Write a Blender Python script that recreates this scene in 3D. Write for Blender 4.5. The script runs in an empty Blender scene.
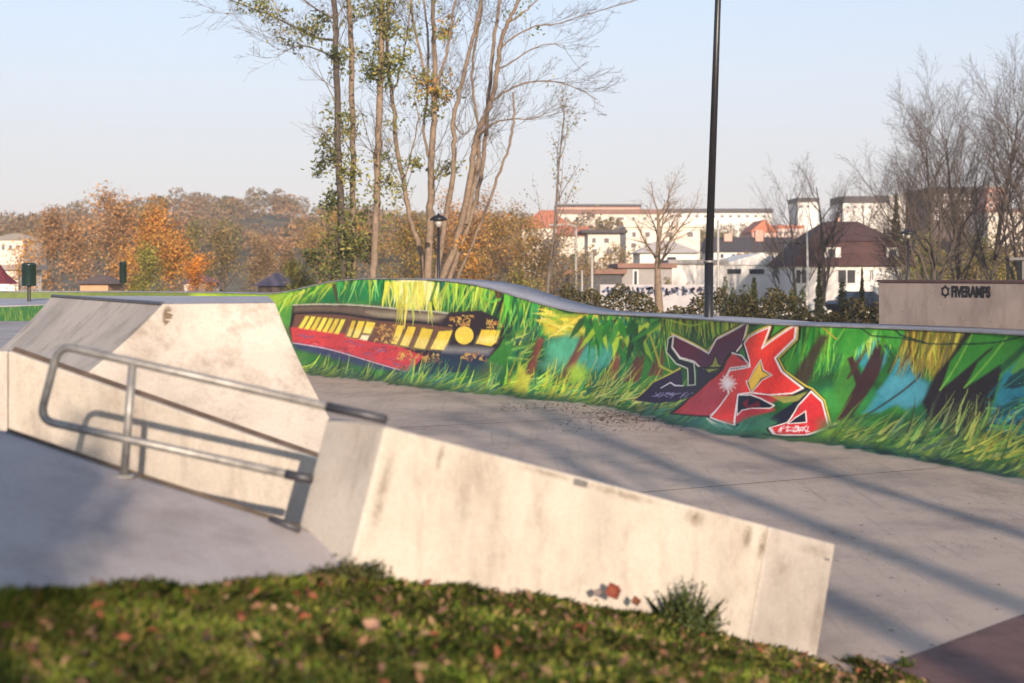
import bpy, bmesh, math, random
import numpy as np
from mathutils import Vector, Matrix

PI = math.pi
F = 1422.0; CX = 512.0; HY = 275.0; EYE = 2.45
def P(px, py, d):                       # picture measurement + distance -> metres
    return ((px-CX)*d/F, d, EYE-(py-HY)*d/F)
def G(px, py, z=0.0):
    d = (EYE-z)*F/(py-HY)
    return ((px-CX)*d/F, d, z)
def ZT(py, d): return EYE+(HY-py)*d/F
def XP(px, d): return (px-CX)*d/F

sc = bpy.context.scene
COL = sc.collection
rng = np.random.default_rng(7)

# ---------------------------------------------------------------- helpers
def mesh_np(name, v, f, mat=None, parent=None, col=None, smooth=False):
    v = np.asarray(v, dtype=np.float32); f = np.asarray(f, dtype=np.int32)
    me = bpy.data.meshes.new(name)
    me.vertices.add(len(v)); me.vertices.foreach_set('co', v.ravel())
    k = f.shape[1]
    me.loops.add(f.size); me.loops.foreach_set('vertex_index', f.ravel())
    me.polygons.add(len(f)); me.polygons.foreach_set('loop_start', np.arange(0, f.size, k, dtype=np.int32))
    if col is not None:
        a = me.color_attributes.new('Col', 'FLOAT_COLOR', 'POINT')
        c = np.ones((len(v), 4), dtype=np.float32); c[:, :3] = col
        a.data.foreach_set('color', c.ravel())
    me.update(calc_edges=True); me.validate()
    if smooth: me.polygons.foreach_set('use_smooth', np.ones(len(me.polygons), dtype=bool))
    if mat: me.materials.append(mat)
    o = bpy.data.objects.new(name, me); COL.objects.link(o)
    if parent: o.parent = parent
    return o

class MB:
    def __init__(s): s.v = []; s.f = []
    def poly(s, pts, faces):
        b = len(s.v); s.v += [tuple(p) for p in pts]; s.f += [tuple(b+i for i in q) for q in faces]
    def box(s, x0, x1, y0, y1, z0, z1, M=None):
        p = [Vector((x, y, z)) for z in (z0, z1) for y in (y0, y1) for x in (x0, x1)]
        if M is not None: p = [M @ q for q in p]
        s.poly(p, [(0,2,3,1),(4,5,7,6),(0,1,5,4),(2,6,7,3),(0,4,6,2),(1,3,7,5)])
    def hexa(s, bot, top):              # two quads, same winding
        n = len(bot)
        s.poly(list(bot)+list(top), [tuple(range(n-1,-1,-1)), tuple(range(n,2*n))]+[(i,(i+1)%n,n+(i+1)%n,n+i) for i in range(n)])
    def tube(s, pts, rad, sides=6, cap=True):
        pts = [Vector(p) for p in pts]; n = len(pts)
        if not hasattr(rad, '__len__'): rad = [rad]*n
        b = len(s.v); ref = None
        for i, p in enumerate(pts):
            t = (pts[min(i+1, n-1)]-pts[max(i-1, 0)])
            if t.length < 1e-9: t = Vector((0, 0, 1))
            t.normalize()
            if ref is None: ref = Vector((1, 0, 0)) if abs(t.x) < .8 else Vector((0, 1, 0))
            u = (ref-t*ref.dot(t)).normalized(); w = t.cross(u); ref = u
            for k in range(sides):
                a = 2*PI*k/sides; q = p+(u*math.cos(a)+w*math.sin(a))*rad[i]
                s.v.append((q.x, q.y, q.z))
        for i in range(n-1):
            for k in range(sides):
                a = b+i*sides+k; c = b+i*sides+(k+1) % sides
                s.f.append((a, c, c+sides, a+sides))
        if cap:
            s.f.append(tuple(b+k for k in range(sides-1, -1, -1)))
            s.f.append(tuple(b+(n-1)*sides+k for k in range(sides)))
    def lathe(s, prof, c=(0, 0, 0), n=20):
        b = len(s.v)
        for r, z in prof:
            for k in range(n):
                a = 2*PI*k/n; s.v.append((c[0]+r*math.cos(a), c[1]+r*math.sin(a), c[2]+z))
        for i in range(len(prof)-1):
            for k in range(n):
                s.f.append((b+i*n+k, b+i*n+(k+1) % n, b+(i+1)*n+(k+1) % n, b+(i+1)*n+k))
        s.f.append(tuple(b+k for k in range(n-1, -1, -1))); s.f.append(tuple(b+(len(prof)-1)*n+k for k in range(n)))
    def build(s, name, mat, parent=None, smooth=False, bevel=0, seg=2):
        me = bpy.data.meshes.new(name); me.from_pydata(s.v, [], s.f); me.update()
        if bevel:
            bm = bmesh.new(); bm.from_mesh(me); bmesh.ops.recalc_face_normals(bm, faces=bm.faces)
            bmesh.ops.bevel(bm, geom=[e for e in bm.edges if e.calc_face_angle(0) > .3], offset=bevel, segments=seg, affect='EDGES', profile=.6)
            bm.to_mesh(me); bm.free()
        if smooth:
            for p in me.polygons: p.use_smooth = True
        me.materials.append(mat)
        o = bpy.data.objects.new(name, me); COL.objects.link(o)
        if parent: o.parent = parent
        return o

def tag(o, label=None, cat=None, group=None, kind=None):
    if label: o['label'] = label
    if cat: o['category'] = cat
    if group: o['group'] = group
    if kind: o['kind'] = kind
    return o
def root(name, label, cat, group=None, loc=(0, 0, 0)):
    o = bpy.data.objects.new(name, None); COL.objects.link(o); o.location = loc
    o.empty_display_size = .2
    return tag(o, label, cat, group)

# ---------------------------------------------------------------- materials
def newmat(name):
    m = bpy.data.materials.new(name); m.use_nodes = True
    nt = m.node_tree; b = nt.nodes['Principled BSDF']; return m, nt, b
def N(nt, typ, **kw):
    n = nt.nodes.new(typ)
    for k, v in kw.items(): setattr(n, k, v)
    return n
def noise(nt, scale, detail=6, rough=.6, coord='Object', stretch=None):
    tc = N(nt, 'ShaderNodeTexCoord'); n = N(nt, 'ShaderNodeTexNoise'); n.inputs['Scale'].default_value = scale
    n.inputs['Detail'].default_value = detail; n.inputs['Roughness'].default_value = rough
    if stretch:
        mp = N(nt, 'ShaderNodeMapping'); mp.inputs['Scale'].default_value = stretch
        nt.links.new(tc.outputs[coord], mp.inputs[0]); nt.links.new(mp.outputs[0], n.inputs['Vector'])
    else: nt.links.new(tc.outputs[coord], n.inputs['Vector'])
    return n.outputs['Fac']
def ramp(nt, fac, stops):
    r = N(nt, 'ShaderNodeValToRGB'); e = r.color_ramp.elements
    while len(e) < len(stops): e.new(.5)
    for i, (p, c) in enumerate(stops): e[i].position = p; e[i].color = (*c, 1) if len(c) == 3 else c
    nt.links.new(fac, r.inputs[0]); return r.outputs[0]
def mixc(nt, a, b, fac, mode='MIX'):
    m = N(nt, 'ShaderNodeMix', data_type='RGBA', blend_type=mode)
    for inp, v in ((m.inputs[6], a), (m.inputs[7], b)):
        if isinstance(v, tuple): inp.default_value = (*v, 1)
        else: nt.links.new(v, inp)
    if isinstance(fac, (int, float)): m.inputs[0].default_value = fac
    else: nt.links.new(fac, m.inputs[0])
    return m.outputs[2]
def plain(name, c, rough=.7, var=.18, scale=3, metal=0, bump=.0):
    m, nt, b = newmat(name)
    f = noise(nt, scale)
    lo = tuple(x*(1-var) for x in c); hi = tuple(min(1, x*(1+var)) for x in c)
    nt.links.new(ramp(nt, f, [(.3, lo), (.7, hi)]), b.inputs['Base Color'])
    b.inputs['Roughness'].default_value = rough; b.inputs['Metallic'].default_value = metal
    if bump:
        bp = N(nt, 'ShaderNodeBump'); bp.inputs['Strength'].default_value = bump; bp.inputs['Distance'].default_value = .01
        nt.links.new(noise(nt, scale*12), bp.inputs['Height']); nt.links.new(bp.outputs[0], b.inputs['Normal'])
    return m
def concrete(name, c, stain=(.18, .15, .12), amt=.5, scale=1.0, speck=True, streak=False, bump=.35):
    m, nt, b = newmat(name)
    f1 = noise(nt, .9*scale, 8, .62)
    c1 = ramp(nt, f1, [(.28, tuple(x*.70 for x in c)), (.5, c), (.74, tuple(min(1, x*1.2) for x in c))])
    f2 = noise(nt, 2.7*scale, 10, .72, stretch=(1, 1, .45) if streak else None)
    k = ramp(nt, f2, [(.50, (0, 0, 0)), (.72, (amt, amt, amt))])
    c2 = mixc(nt, c1, stain, k)
    if streak:
        f5 = noise(nt, 5.5*scale, 8, .7, stretch=(1, 1, .10))
        c2 = mixc(nt, c2, stain, ramp(nt, f5, [(.57, (0, 0, 0)), (.74, (amt*.75,)*3)]))
        f6 = noise(nt, 11*scale, 7, .8)
        c2 = mixc(nt, c2, tuple(x*.55 for x in stain), ramp(nt, f6, [(.66, (0, 0, 0)), (.72, (.7,)*3)]))
    f3 = noise(nt, 45, 4, .7)
    c3 = mixc(nt, c2, ramp(nt, f3, [(.3, (.72, .7, .68)), (.6, (1, 1, 1))]), .55, 'MULTIPLY')
    out = c3
    if speck:
        tc = N(nt, 'ShaderNodeTexCoord'); vo = N(nt, 'ShaderNodeTexVoronoi'); vo.inputs['Scale'].default_value = 5.5
        nt.links.new(tc.outputs['Object'], vo.inputs['Vector'])
        out = mixc(nt, c3, (.07, .055, .045), ramp(nt, vo.outputs['Distance'], [(.035, (.8, .8, .8)), (.075, (0, 0, 0))]))
    nt.links.new(out, b.inputs['Base Color'])
    nt.links.new(ramp(nt, f2, [(.3, (.62,)*3), (.7, (.88,)*3)]), b.inputs['Roughness'])
    bp = N(nt, 'ShaderNodeBump'); bp.inputs['Strength'].default_value = bump; bp.inputs['Distance'].default_value = .006
    nt.links.new(noise(nt, 30, 8, .7), bp.inputs['Height']); nt.links.new(bp.outputs[0], b.inputs['Normal'])
    return m
def attrmat(name, rough=.6, transl=0.0, spec=.3):
    m, nt, b = newmat(name)
    a = N(nt, 'ShaderNodeAttribute', attribute_name='Col')
    nt.links.new(a.outputs['Color'], b.inputs['Base Color']); b.inputs['Roughness'].default_value = rough
    b.inputs['Specular IOR Level'].default_value = spec
    if transl:
        t = N(nt, 'ShaderNodeBsdfTranslucent'); nt.links.new(a.outputs['Color'], t.inputs['Color'])
        mx = N(nt, 'ShaderNodeMixShader'); mx.inputs[0].default_value = transl
        nt.links.new(b.outputs[0], mx.inputs[1]); nt.links.new(t.outputs[0], mx.inputs[2])
        nt.links.new(mx.outputs[0], nt.nodes['Material Output'].inputs['Surface'])
    return m
def glass_dark(name, c=(.03, .035, .045)):
    m, nt, b = newmat(name); b.inputs['Base Color'].default_value = (*c, 1); b.inputs['Roughness'].default_value = .12
    return m

M_ledge = concrete('pale_cast_concrete', (.50, .45, .38), amt=.65, streak=True, stain=(.24, .19, .145), speck=False)
M_ledge2 = concrete('grey_cast_concrete', (.43, .39, .345), amt=.6, streak=True, stain=(.24, .19, .15), speck=False)
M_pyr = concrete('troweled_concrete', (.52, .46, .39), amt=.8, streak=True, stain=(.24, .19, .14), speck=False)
M_deck = concrete('deck_concrete', (.40, .39, .42), amt=.3, speck=False)
M_bank = concrete('bank_concrete', (.38, .34, .33), amt=.5, speck=False, scale=.7)
M_block = concrete('weathered_block_concrete', (.40, .32, .27), amt=.6, streak=True, stain=(.2, .14, .11))
M_steel = plain('worn_galvanised_steel', (.26, .25, .235), .5, .35, 14, metal=.5)
M_darksteel = plain('dark_steel', (.07, .07, .08), .5, .2, 12, metal=.5)
M_black = plain('black_painted_steel', (.012, .012, .014), .38, .2, 5)
M_leaf = attrmat('foliage', .6, .3)
M_dry = attrmat('dry_leaf', .7, .35)
M_grass = attrmat('grass_blade', .55, .35)
def bark(name, c): return plain(name, c, .9, .35, 6, bump=.5)
M_bark_warm = bark('sunlit_brown_bark', (.20, .145, .10))
M_bark_dark = bark('dark_bark', (.075, .06, .048))
M_bark_grey = bark('grey_brown_bark', (.14, .115, .095))
M_twig = bark('reddish_twig_bark', (.085, .066, .055))
M_birch = bark('white_birch_bark', (.72, .69, .63))

# plaza floor: broad stains, drag marks, joints, dirt specks
def floor_mat():
    m, nt, b = newmat('plaza_concrete')
    tc = N(nt, 'ShaderNodeTexCoord')
    c = (.48, .375, .30)
    f1 = noise(nt, .35, 8, .65)
    c1 = ramp(nt, f1, [(.3, (.27, .22, .19)), (.5, c), (.72, (.58, .46, .365))])
    f2 = noise(nt, 1.2, 10, .75, stretch=(1, .5, 1))
    c2 = mixc(nt, c1, (.19, .15, .125), ramp(nt, f2, [(.49, (0,)*3), (.72, (.6,)*3)]))
    # trowel / tyre marks
    mp = N(nt, 'ShaderNodeMapping'); mp.inputs['Rotation'].default_value = (0, 0, .9); mp.inputs['Scale'].default_value = (9, .35, 1)
    nt.links.new(tc.outputs['Object'], mp.inputs[0])
    n3 = N(nt, 'ShaderNodeTexNoise'); n3.inputs['Scale'].default_value = 1.4; n3.inputs['Detail'].default_value = 7
    nt.links.new(mp.outputs[0], n3.inputs['Vector'])
    c3 = mixc(nt, c2, (.16, .13, .12), ramp(nt, n3.outputs['Fac'], [(.58, (0,)*3), (.74, (.35,)*3)]))
    vo = N(nt, 'ShaderNodeTexVoronoi'); vo.inputs['Scale'].default_value = 2.4
    nt.links.new(tc.outputs['Object'], vo.inputs['Vector'])
    c4 = mixc(nt, c3, (.05, .035, .03), ramp(nt, vo.outputs['Distance'], [(.03, (.85,)*3), (.06, (0,)*3)]))
    f4 = noise(nt, 30, 5, .7)
    c5 = mixc(nt, c4, ramp(nt, f4, [(.3, (.7,)*3), (.62, (1, 1, 1))]), .6, 'MULTIPLY')
    nt.links.new(c5, b.inputs['Base Color']); b.inputs['Roughness'].default_value = .78
    bp = N(nt, 'ShaderNodeBump'); bp.inputs['Strength'].default_value = .25; bp.inputs['Distance'].default_value = .01
    nt.links.new(noise(nt, 14, 9, .7), bp.inputs['Height']); nt.links.new(bp.outputs[0], b.inputs['Normal'])
    return m
M_floor = floor_mat()

# ---------------------------------------------------------------- light, sky, camera
SUN_AZ = math.atan2(-.23, 1.0)          # light travels (-.23, +1) over the ground
EL = math.radians(13.6)
L = Vector((-.23, 1, 0)).normalized()*math.cos(EL)+Vector((0, 0, -math.sin(EL)))
sd = bpy.data.lights.new('sun', 'SUN'); sd.energy = 4.2; sd.angle = math.radians(.53); sd.color = (1, .81, .64)
so = bpy.data.objects.new('sun', sd); COL.objects.link(so); so.rotation_euler = L.to_track_quat('-Z', 'Y').to_euler()
w = bpy.data.worlds.new('World'); sc.world = w; w.use_nodes = True
nt = w.node_tree; bg = nt.nodes['Background']
sky = nt.nodes.new('ShaderNodeTexSky'); sky.sky_type = 'NISHITA'; sky.sun_disc = False
sky.sun_elevation = EL
S = -L; sky.sun_rotation = math.atan2(S.x, S.y)
sky.air_density = 1.0; sky.dust_density = 1.0; sky.ozone_density = 2.0; sky.altitude = 100
tcw = N(nt, 'ShaderNodeTexCoord'); spw = N(nt, 'ShaderNodeSeparateXYZ'); nt.links.new(tcw.outputs['Generated'], spw.inputs[0])
fac = ramp(nt, spw.outputs[2], [(0.0, (.92,)*3), (.10, (.80,)*3), (.22, (.58,)*3), (.5, (.3,)*3), (1.0, (.15,)*3)])
vcol = ramp(nt, spw.outputs[2], [(0.0, (.87, .80, .80)), (.08, (.83, .80, .83)), (.22, (.72, .76, .88)), (1.0, (.5, .6, .8))])
vb = mixc(nt, vcol, (4.1, 4.0, 4.05), 1.0, 'MULTIPLY')
veil = mixc(nt, sky.outputs[0], vb, fac)       # thin high autumn veil, palest at the horizon
nt.links.new(veil, bg.inputs['Color']); bg.inputs['Strength'].default_value = .15
cd = bpy.data.cameras.new('camera'); cam = bpy.data.objects.new('camera', cd); COL.objects.link(cam)
cam.location = (0, 0, EYE); cam.rotation_euler = (PI/2, 0, 0)
cd.sensor_width = 36; cd.lens = 36*F/1024; cd.shift_y = -(341.5-HY)/1024
cd.clip_end = 4000; cd.clip_start = .05
cd.dof.use_dof = True; cd.dof.focus_distance = 22; cd.dof.aperture_fstop = 1.55
sc.camera = cam
sc.view_settings.view_transform = 'Standard'; sc.view_settings.look = 'None'; sc.view_settings.gamma = 1
sc.view_settings.exposure = .70
sc.cycles.use_denoising = True
sc.cycles.max_bounces = 5; sc.cycles.transparent_max_bounces = 4; sc.cycles.volume_bounces = 0
sc.cycles.use_adaptive_sampling = True; sc.cycles.adaptive_threshold = .02

# ---------------------------------------------------------------- terrain
def sst(t): t = np.clip(t, 0, 1); return t*t*(3-2*t)
def T(x, y):
    x = np.asarray(x, float); y = np.asarray(y, float)
    h = -.06+10.5*sst((y-105)/300)*(1+.15*np.sin(x*.012+1))
    h = h+9.5*np.exp(-(((x+78)/42)**2+((y-400)/90)**2))
    return h
gx = np.concatenate([np.linspace(-1500, -260, 14), np.linspace(-250, 250, 84), np.linspace(260, 1500, 14)])
gy = np.concatenate([np.linspace(-600, -20, 12), np.linspace(-10, 620, 90), np.linspace(660, 2200, 14)])
X, Y = np.meshgrid(gx, gy); Z = T(X, Y)
Z = Z-np.where((Y < 60), .0, 0)
nx, ny = len(gx), len(gy)
ii = (np.arange(ny-1)[:, None]*nx+np.arange(nx-1)[None, :]).ravel()
M_land = plain('dry_meadow', (.11, .09, .045), .95, .45, .05)
terr = mesh_np('terrain', np.stack([X.ravel(), Y.ravel(), Z.ravel()], 1), np.stack([ii, ii+1, ii+1+nx, ii+nx], 1), M_land, smooth=True)
tag(terr, kind='structure')

# plaza slab
mb = MB(); mb.poly([(-30, 3, 0), (30, 3, 0), (30, 46, 0), (-30, 46, 0)], [(0, 1, 2, 3)])
tag(mb.build('plaza_floor', M_floor), kind='structure')
# saw joints in the slab
mb = MB()
def strip(mb, a, b, w, z):
    a = Vector((a[0], a[1], z)); b = Vector((b[0], b[1], z)); d = (b-a).normalized(); n = Vector((-d.y, d.x, 0))*w/2
    mb.poly([a-n, b-n, b+n, a+n], [(0, 1, 2, 3)])
ja, jb = G(380, 429), G(560, 419.5)
dv = (Vector(jb)-Vector(ja)).normalized()
strip(mb, Vector(ja)-dv*4, Vector(jb)+dv*1.5, .03, .004)
pv = Vector((dv.y, -dv.x, 0))
strip(mb, Vector(ja)-dv*4+pv*7.5, Vector(jb)+dv*5+pv*7.5, .02, .004)
tag(mb.build('slab_joint', plain('joint_tar', (.08, .065, .055), .9)), kind='structure')
# red asphalt path
a = Vector((2.6, 9.17, 0)); d = Vector((1.09, 1.08, 0)).normalized(); n = Vector((d.y, -d.x, 0))
mb = MB(); z = Vector((0, 0, .006))
mb.poly([a-d*6+z, a-d*6+n*12+z, a+d*16+n*12+z, a+d*16+z], [(0, 1, 2, 3)])
tag(mb.build('red_path', concrete('red_asphalt', (.15, .075, .065), stain=(.06, .04, .035), amt=.6, scale=2)), kind='structure')

# ---------------------------------------------------------------- the painted quarter pipe
base_px = [(1330, 568), (1200, 530), (1100, 506), (1024, 486), (940, 466), (840, 450), (760, 441), (700, 434), (640, 417), (580, 405), (520, 399),
           (460, 394), (400, 387), (350, 381), (300, 375)]
bp = [G(*q)[:2] for q in base_px]
bp += [(-6.9, 36.6), (-9.0, 38.2), (-12.0, 39.6), (-15.5, 40.0)]
bp = np.array(bp)
seg = np.r_[0, np.cumsum(np.hypot(*np.diff(bp, axis=0).T))]
SLEN = seg[-1]
RES = .0155
ns = int(SLEN/RES)
s_ = np.linspace(0, SLEN, ns)
def smooth_interp(s):                      # gaussian-smoothed polyline
    x = np.interp(s, seg, bp[:, 0]); y = np.interp(s, seg, bp[:, 1]); return x, y
bx, by = smooth_interp(s_)
kern = np.exp(-np.linspace(-2.5, 2.5, 161)**2); kern /= kern.sum()
def sm(a):
    p = np.r_[2*a[0]-a[80:0:-1], a, 2*a[-1]-a[-2:-82:-1]]; return np.convolve(p, kern, 'valid')
bx, by = sm(bx), sm(by)
tx, ty = np.gradient(bx), np.gradient(by); tl = np.hypot(tx, ty); tx /= tl; ty /= tl
nxv, nyv = ty, -tx                          # away from the plaza
if nxv[0] < 0: nxv, nyv = -nxv, -nyv
nxv, nyv = sm(nxv), sm(nyv)
RUN = 1.05
topx = bx+nxv*RUN; topy = by+nyv*RUN
tpx = CX+F*topx/topy
hp = [(-200, 1.98), (200, 1.98), (270, 1.96), (285, 2.0), (305, 2.14), (332, 2.30), (350, 2.345), (375, 2.37), (425, 2.36), (455, 2.31), (478, 2.24), (500, 2.12), (530, 1.93), (556, 1.78), (575, 1.705), (600, 1.69), (2000, 1.69)]
HT = np.interp(tpx, [a for a, _ in hp], [b for _, b in hp]); HT = sm(HT)
nv = 150
th = np.linspace(0, 1, nv)*PI/2
cs, cc = np.sin(th), 1-np.cos(th)
WX = bx[None]+nxv[None]*RUN*cs[:, None]; WY = by[None]+nyv[None]*RUN*cs[:, None]; WZ = HT[None]*cc[:, None]
WZ[0] = -.02
PXg = CX+F*WX/WY; PYg = HY+F*(EYE-WZ)/WY
# --- painting, in wall coordinates (column = metres along the wall, row = up the profile)
tex = np.zeros((nv, ns, 3)); cov = np.ones((nv, ns))
def lin(c): c = np.array(c, float)/255; return np.where(c < .04, c/12.9, ((c+.055)/1.055)**2.4)
def wall_uv(pts):
    pts = np.asarray(pts, float); px, py = pts[:, 0], pts[:, 1]
    mid = PXg[nv//2]; o = np.argsort(mid)
    u = np.interp(px, mid[o], np.arange(ns)[o]); v = np.full(len(px), nv*.5)
    def samp(A, u, v):
        u = np.clip(u, 0, ns-1.001); v = np.clip(v, 0, nv-1.001); i = u.astype(int); j = v.astype(int); fu = u-i; fv = v-j
        return A[j, i]*(1-fu)*(1-fv)+A[j, i+1]*fu*(1-fv)+A[j+1, i]*(1-fu)*fv+A[j+1, i+1]*fu*fv
    for _ in range(14):
        e1 = samp(PXg, u, v)-px; e2 = samp(PYg, u, v)-py
        h = 1.5
        a = (samp(PXg, u+h, v)-samp(PXg, u-h, v))/(2*h); b_ = (samp(PXg, u, v+h)-samp(PXg, u, v-h))/(2*h)
        c = (samp(PYg, u+h, v)-samp(PYg, u-h, v))/(2*h); d_ = (samp(PYg, u, v+h)-samp(PYg, u, v-h))/(2*h)
        det = a*d_-b_*c; det = np.where(np.abs(det) < 1e-5, 1e-5, det)
        u = np.clip(u-.8*(d_*e1-b_*e2)/det, 1, ns-3); v = np.clip(v-.8*(-c*e1+a*e2)/det, -2, nv+2)
        v = np.clip(v, 2, nv-3)
    # allow points above/below the wall by extrapolating rows
    e2 = samp(PYg, u, v)-py
    d_ = (samp(PYg, u, v+1.5)-samp(PYg, u, v-1.5))/3
    v = v-np.clip(e2/np.where(np.abs(d_) < 1e-3, -1e-3, d_), -30, 30)
    return np.stack([u, v], 1)
jobs = []
def fill(pts, col, alpha=1., soft=1.2): jobs.append(('f', pts, lin(col), alpha, soft))
def line(pts, wd, col, alpha=1., wd2=None): jobs.append(('l', pts, lin(col), alpha, wd, wd if wd2 is None else wd2))
def closed(pts, wd, col, alpha=1.): line(list(pts)+[pts[0]], wd, col, alpha)
R = random.Random(11)
def jit(c, k=30): 
    q = R.uniform(-k, k); return tuple(max(0, min(255, x+q+R.uniform(-k*.5, k*.5))) for x in c)
def blob(cx, cy, rx, ry, col, alpha=.7, n=12, soft=8):
    fill([(cx+rx*math.cos(2*PI*i/n)*R.uniform(.8, 1.15), cy+ry*math.sin(2*PI*i/n)*R.uniform(.8, 1.15)) for i in range(n)], col, alpha, soft)
def tufts(x0, x1, yf, n, ln, ang, cols, w=1.6, a=.85, bend=.25):
    """strokes rooted at (x, yf(x)) leaving at angle ang (deg, 90 = up in the picture), tapering"""
    for _ in range(int(n*.62)):
        x = R.uniform(x0, x1); y = yf(x); l = R.uniform(*ln); A = math.radians(R.uniform(*ang)); B = A+R.uniform(-bend, bend)
        m = (x+math.cos(A)*l*.55, y-math.sin(A)*l*.55); e = (m[0]+math.cos(B)*l*.45, m[1]-math.sin(B)*l*.45)
        line([(x, y), m, e], w*R.choice((.8, 1.2, 1.6, 2.2)), jit(R.choice(cols)), min(1, a*R.uniform(.8, 1.15)), .3)
def frond(x, y, ln, ang, w, col, rib=None):
    A = math.radians(ang); c, s_n = math.cos(A), -math.sin(A)
    pts = [(0, -.12), (.25, -.5), (.6, -.42), (1, 0), (.6, .42), (.25, .5), (0, .12)]
    fill([(x+c*t*ln-s_n*q*w, y+s_n*t*ln+c*q*w) for t, q in pts], col, .95, 1.5)
    if rib: line([(x, y), (x+c*ln*.95, y+s_n*ln*.95)], 1.0, rib, .8, .3)
bxs = [q[0] for q in base_px][::-1]; bys = [q[1] for q in base_px][::-1]
def yb(x): return float(np.interp(x, bxs, bys))
def yt(x):
    return float(np.interp(x, [200, 282, 300, 332, 375, 425, 455, 500, 530, 560, 640, 760, 1024, 1300], [292, 295, 290, 281, 279, 279.5, 282, 291, 300, 310, 316, 320, 330, 342]))
LIME = (175, 205, 50); GREEN = (50, 140, 45); EMER = (10, 120, 75); DKG = (20, 70, 45); TEAL = (45, 150, 160); YEL = (225, 205, 50); OLIVE = (130, 140, 35); BRN = (120, 60, 42); DBR = (70, 38, 40); GR2 = (75, 165, 45)
# grounds
fill([(-400, 250), (1400, 250), (1400, 620), (-400, 620)], (38, 92, 38))
fill([(-400, 250), (283, 250), (283, 620), (-400, 620)], (112, 128, 66))
for x in range(288, 1400, 14):
    for f_ in (.12, .35, .6, .85):
        y = yt(x)+(yb(x)-yt(x))*f_+R.uniform(-6, 6)
        blob(x+R.uniform(-8, 8), y, R.uniform(10, 22), R.uniform(7, 16), jit(R.choice([GREEN, (30, 90, 40), EMER, (25, 70, 40), GR2]), 15), .55)
# ---- section A: left, above the carriage
for x in range(200, 300, 10): blob(x, yt(x)+5, 10, 6, R.choice([LIME, OLIVE, (150, 190, 60)]), .7)
blob(345, 292, 50, 12, (0, 125, 70), .9); blob(385, 292, 26, 10, (20, 150, 80), .7); blob(452, 295, 22, 16, EMER, .9); blob(330, 287, 28, 6, (90, 170, 60), .6)
tufts(286, 335, lambda x: yt(x)+2, 70, (10, 30), (-150, -110), [LIME, (150, 190, 40), (60, 140, 50)])
tufts(335, 395, lambda x: yt(x)+1, 70, (8, 28), (-120, -60), [(60, 190, 90), LIME, EMER, (150, 220, 120), GREEN], 1.5)
line([(334, 285), (338, 305)], 4, (90, 50, 40), .8, 2)
blob(412, 286, 20, 13, (250, 248, 190), .95, soft=6); blob(414, 300, 14, 12, (240, 236, 120), .9, soft=6)
tufts(386, 440, lambda x: yt(x)+4, 110, (12, 36), (-105, -75), [(240, 235, 110), (220, 225, 60), (250, 245, 170)], 2.0)
tufts(436, 466, lambda x: yt(x)+1, 60, (14, 30), (-110, -75), [EMER, (20, 140, 70), (60, 180, 80), DKG], 1.8)
tufts(446, 500, lambda x: yt(x)+1, 110, (16, 38), (-125, -75), [LIME, (190, 220, 60), (110, 190, 60)], 1.3)
# ---- carriage
Z1 = lambda L_: [(270+x/3.938, 270+y/3.938) for x, y in L_]
fill(Z1([(88, 136), (250, 134), (500, 152), (700, 168), (830, 160), (890, 184), (935, 228), (905, 300), (860, 350), (760, 400), (640, 410), (545, 410), (90, 290), (75, 230)]), (48, 30, 36))
fill(Z1([(90, 142), (250, 140), (690, 178), (670, 205), (380, 185), (95, 165)]), (125, 108, 90), .8, 5)
fill(Z1([(380, 165), (690, 182), (640, 200), (430, 185)]), (190, 180, 150), .6, 5)
line(Z1([(90, 138), (250, 136), (500, 153), (700, 170)]), 1.3, (215, 215, 190), .8)
line(Z1([(95, 172), (400, 190), (670, 215)]), 1.6, (25, 15, 25), .9)
fill(Z1([(100, 175), (420, 200), (720, 228), (690, 320), (500, 305), (85, 232)]), (120, 82, 62))
fill(Z1([(80, 226), (130, 224), (400, 283), (500, 298), (605, 338), (545, 402), (400, 362), (88, 284)]), (205, 62, 66))
for _ in range(40):
    t = R.random(); x = 90+t*450; y = 245+t*90+R.uniform(-10, 45)
    line(Z1([(x, y), (x+R.uniform(8, 30), y+R.uniform(-12, 12)), (x+R.uniform(15, 40), y+R.uniform(-8, 14))]), R.uniform(.7, 1.6), R.choice([(95, 95, 140), (120, 60, 90), (225, 110, 105), (160, 35, 50)]), .7)
fill(Z1([(88, 286), (320, 336), (530, 398), (400, 392), (250, 350), (100, 312)]), (62, 60, 110), .85, 4)
line(Z1([(90, 287), (320, 337), (530, 399)]), 1.0, (215, 190, 205), .8)
WY_ = (232, 214, 70)
for i in range(7):
    x = 140+i*23.5; y = 181+i*2.2; fill(Z1([(x, y), (x+16, y+1), (x-12, y+50+i*1.5), (x-29, y+47+i*1.5)]), jit(WY_, 14))
for q in ([(322, 197), (341, 198), (318, 265), (298, 261)], [(347, 199), (376, 201), (348, 270), (321, 266)], [(380, 201), (418, 206), (397, 254), (362, 249)],
          [(500, 215), (532, 218), (500, 296), (474, 290)], [(542, 220), (577, 223), (545, 303), (507, 298)], [(597, 225), (645, 233), (610, 314), (562, 306)],
          [(664, 240), (722, 236), (686, 318), (627, 313)], [(832, 234), (910, 236), (892, 286), (870, 302), (808, 290)]):
    fill(Z1(q), jit((236, 204, 55), 10)); 
    a_, b_, c_, d_ = q[0], q[1], q[2], q[-1]
    fill(Z1([((a_[0]+d_[0])/2, (a_[1]+d_[1])/2), ((b_[0]+c_[0])/2, (b_[1]+c_[1])/2), c_, d_]), (244, 232, 160), .45, 4)
    closed(Z1(q), .9, (40, 26, 30), .8)
fill(Z1([(362, 256), (392, 258), (382, 278), (352, 273)]), (240, 232, 190))
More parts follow.
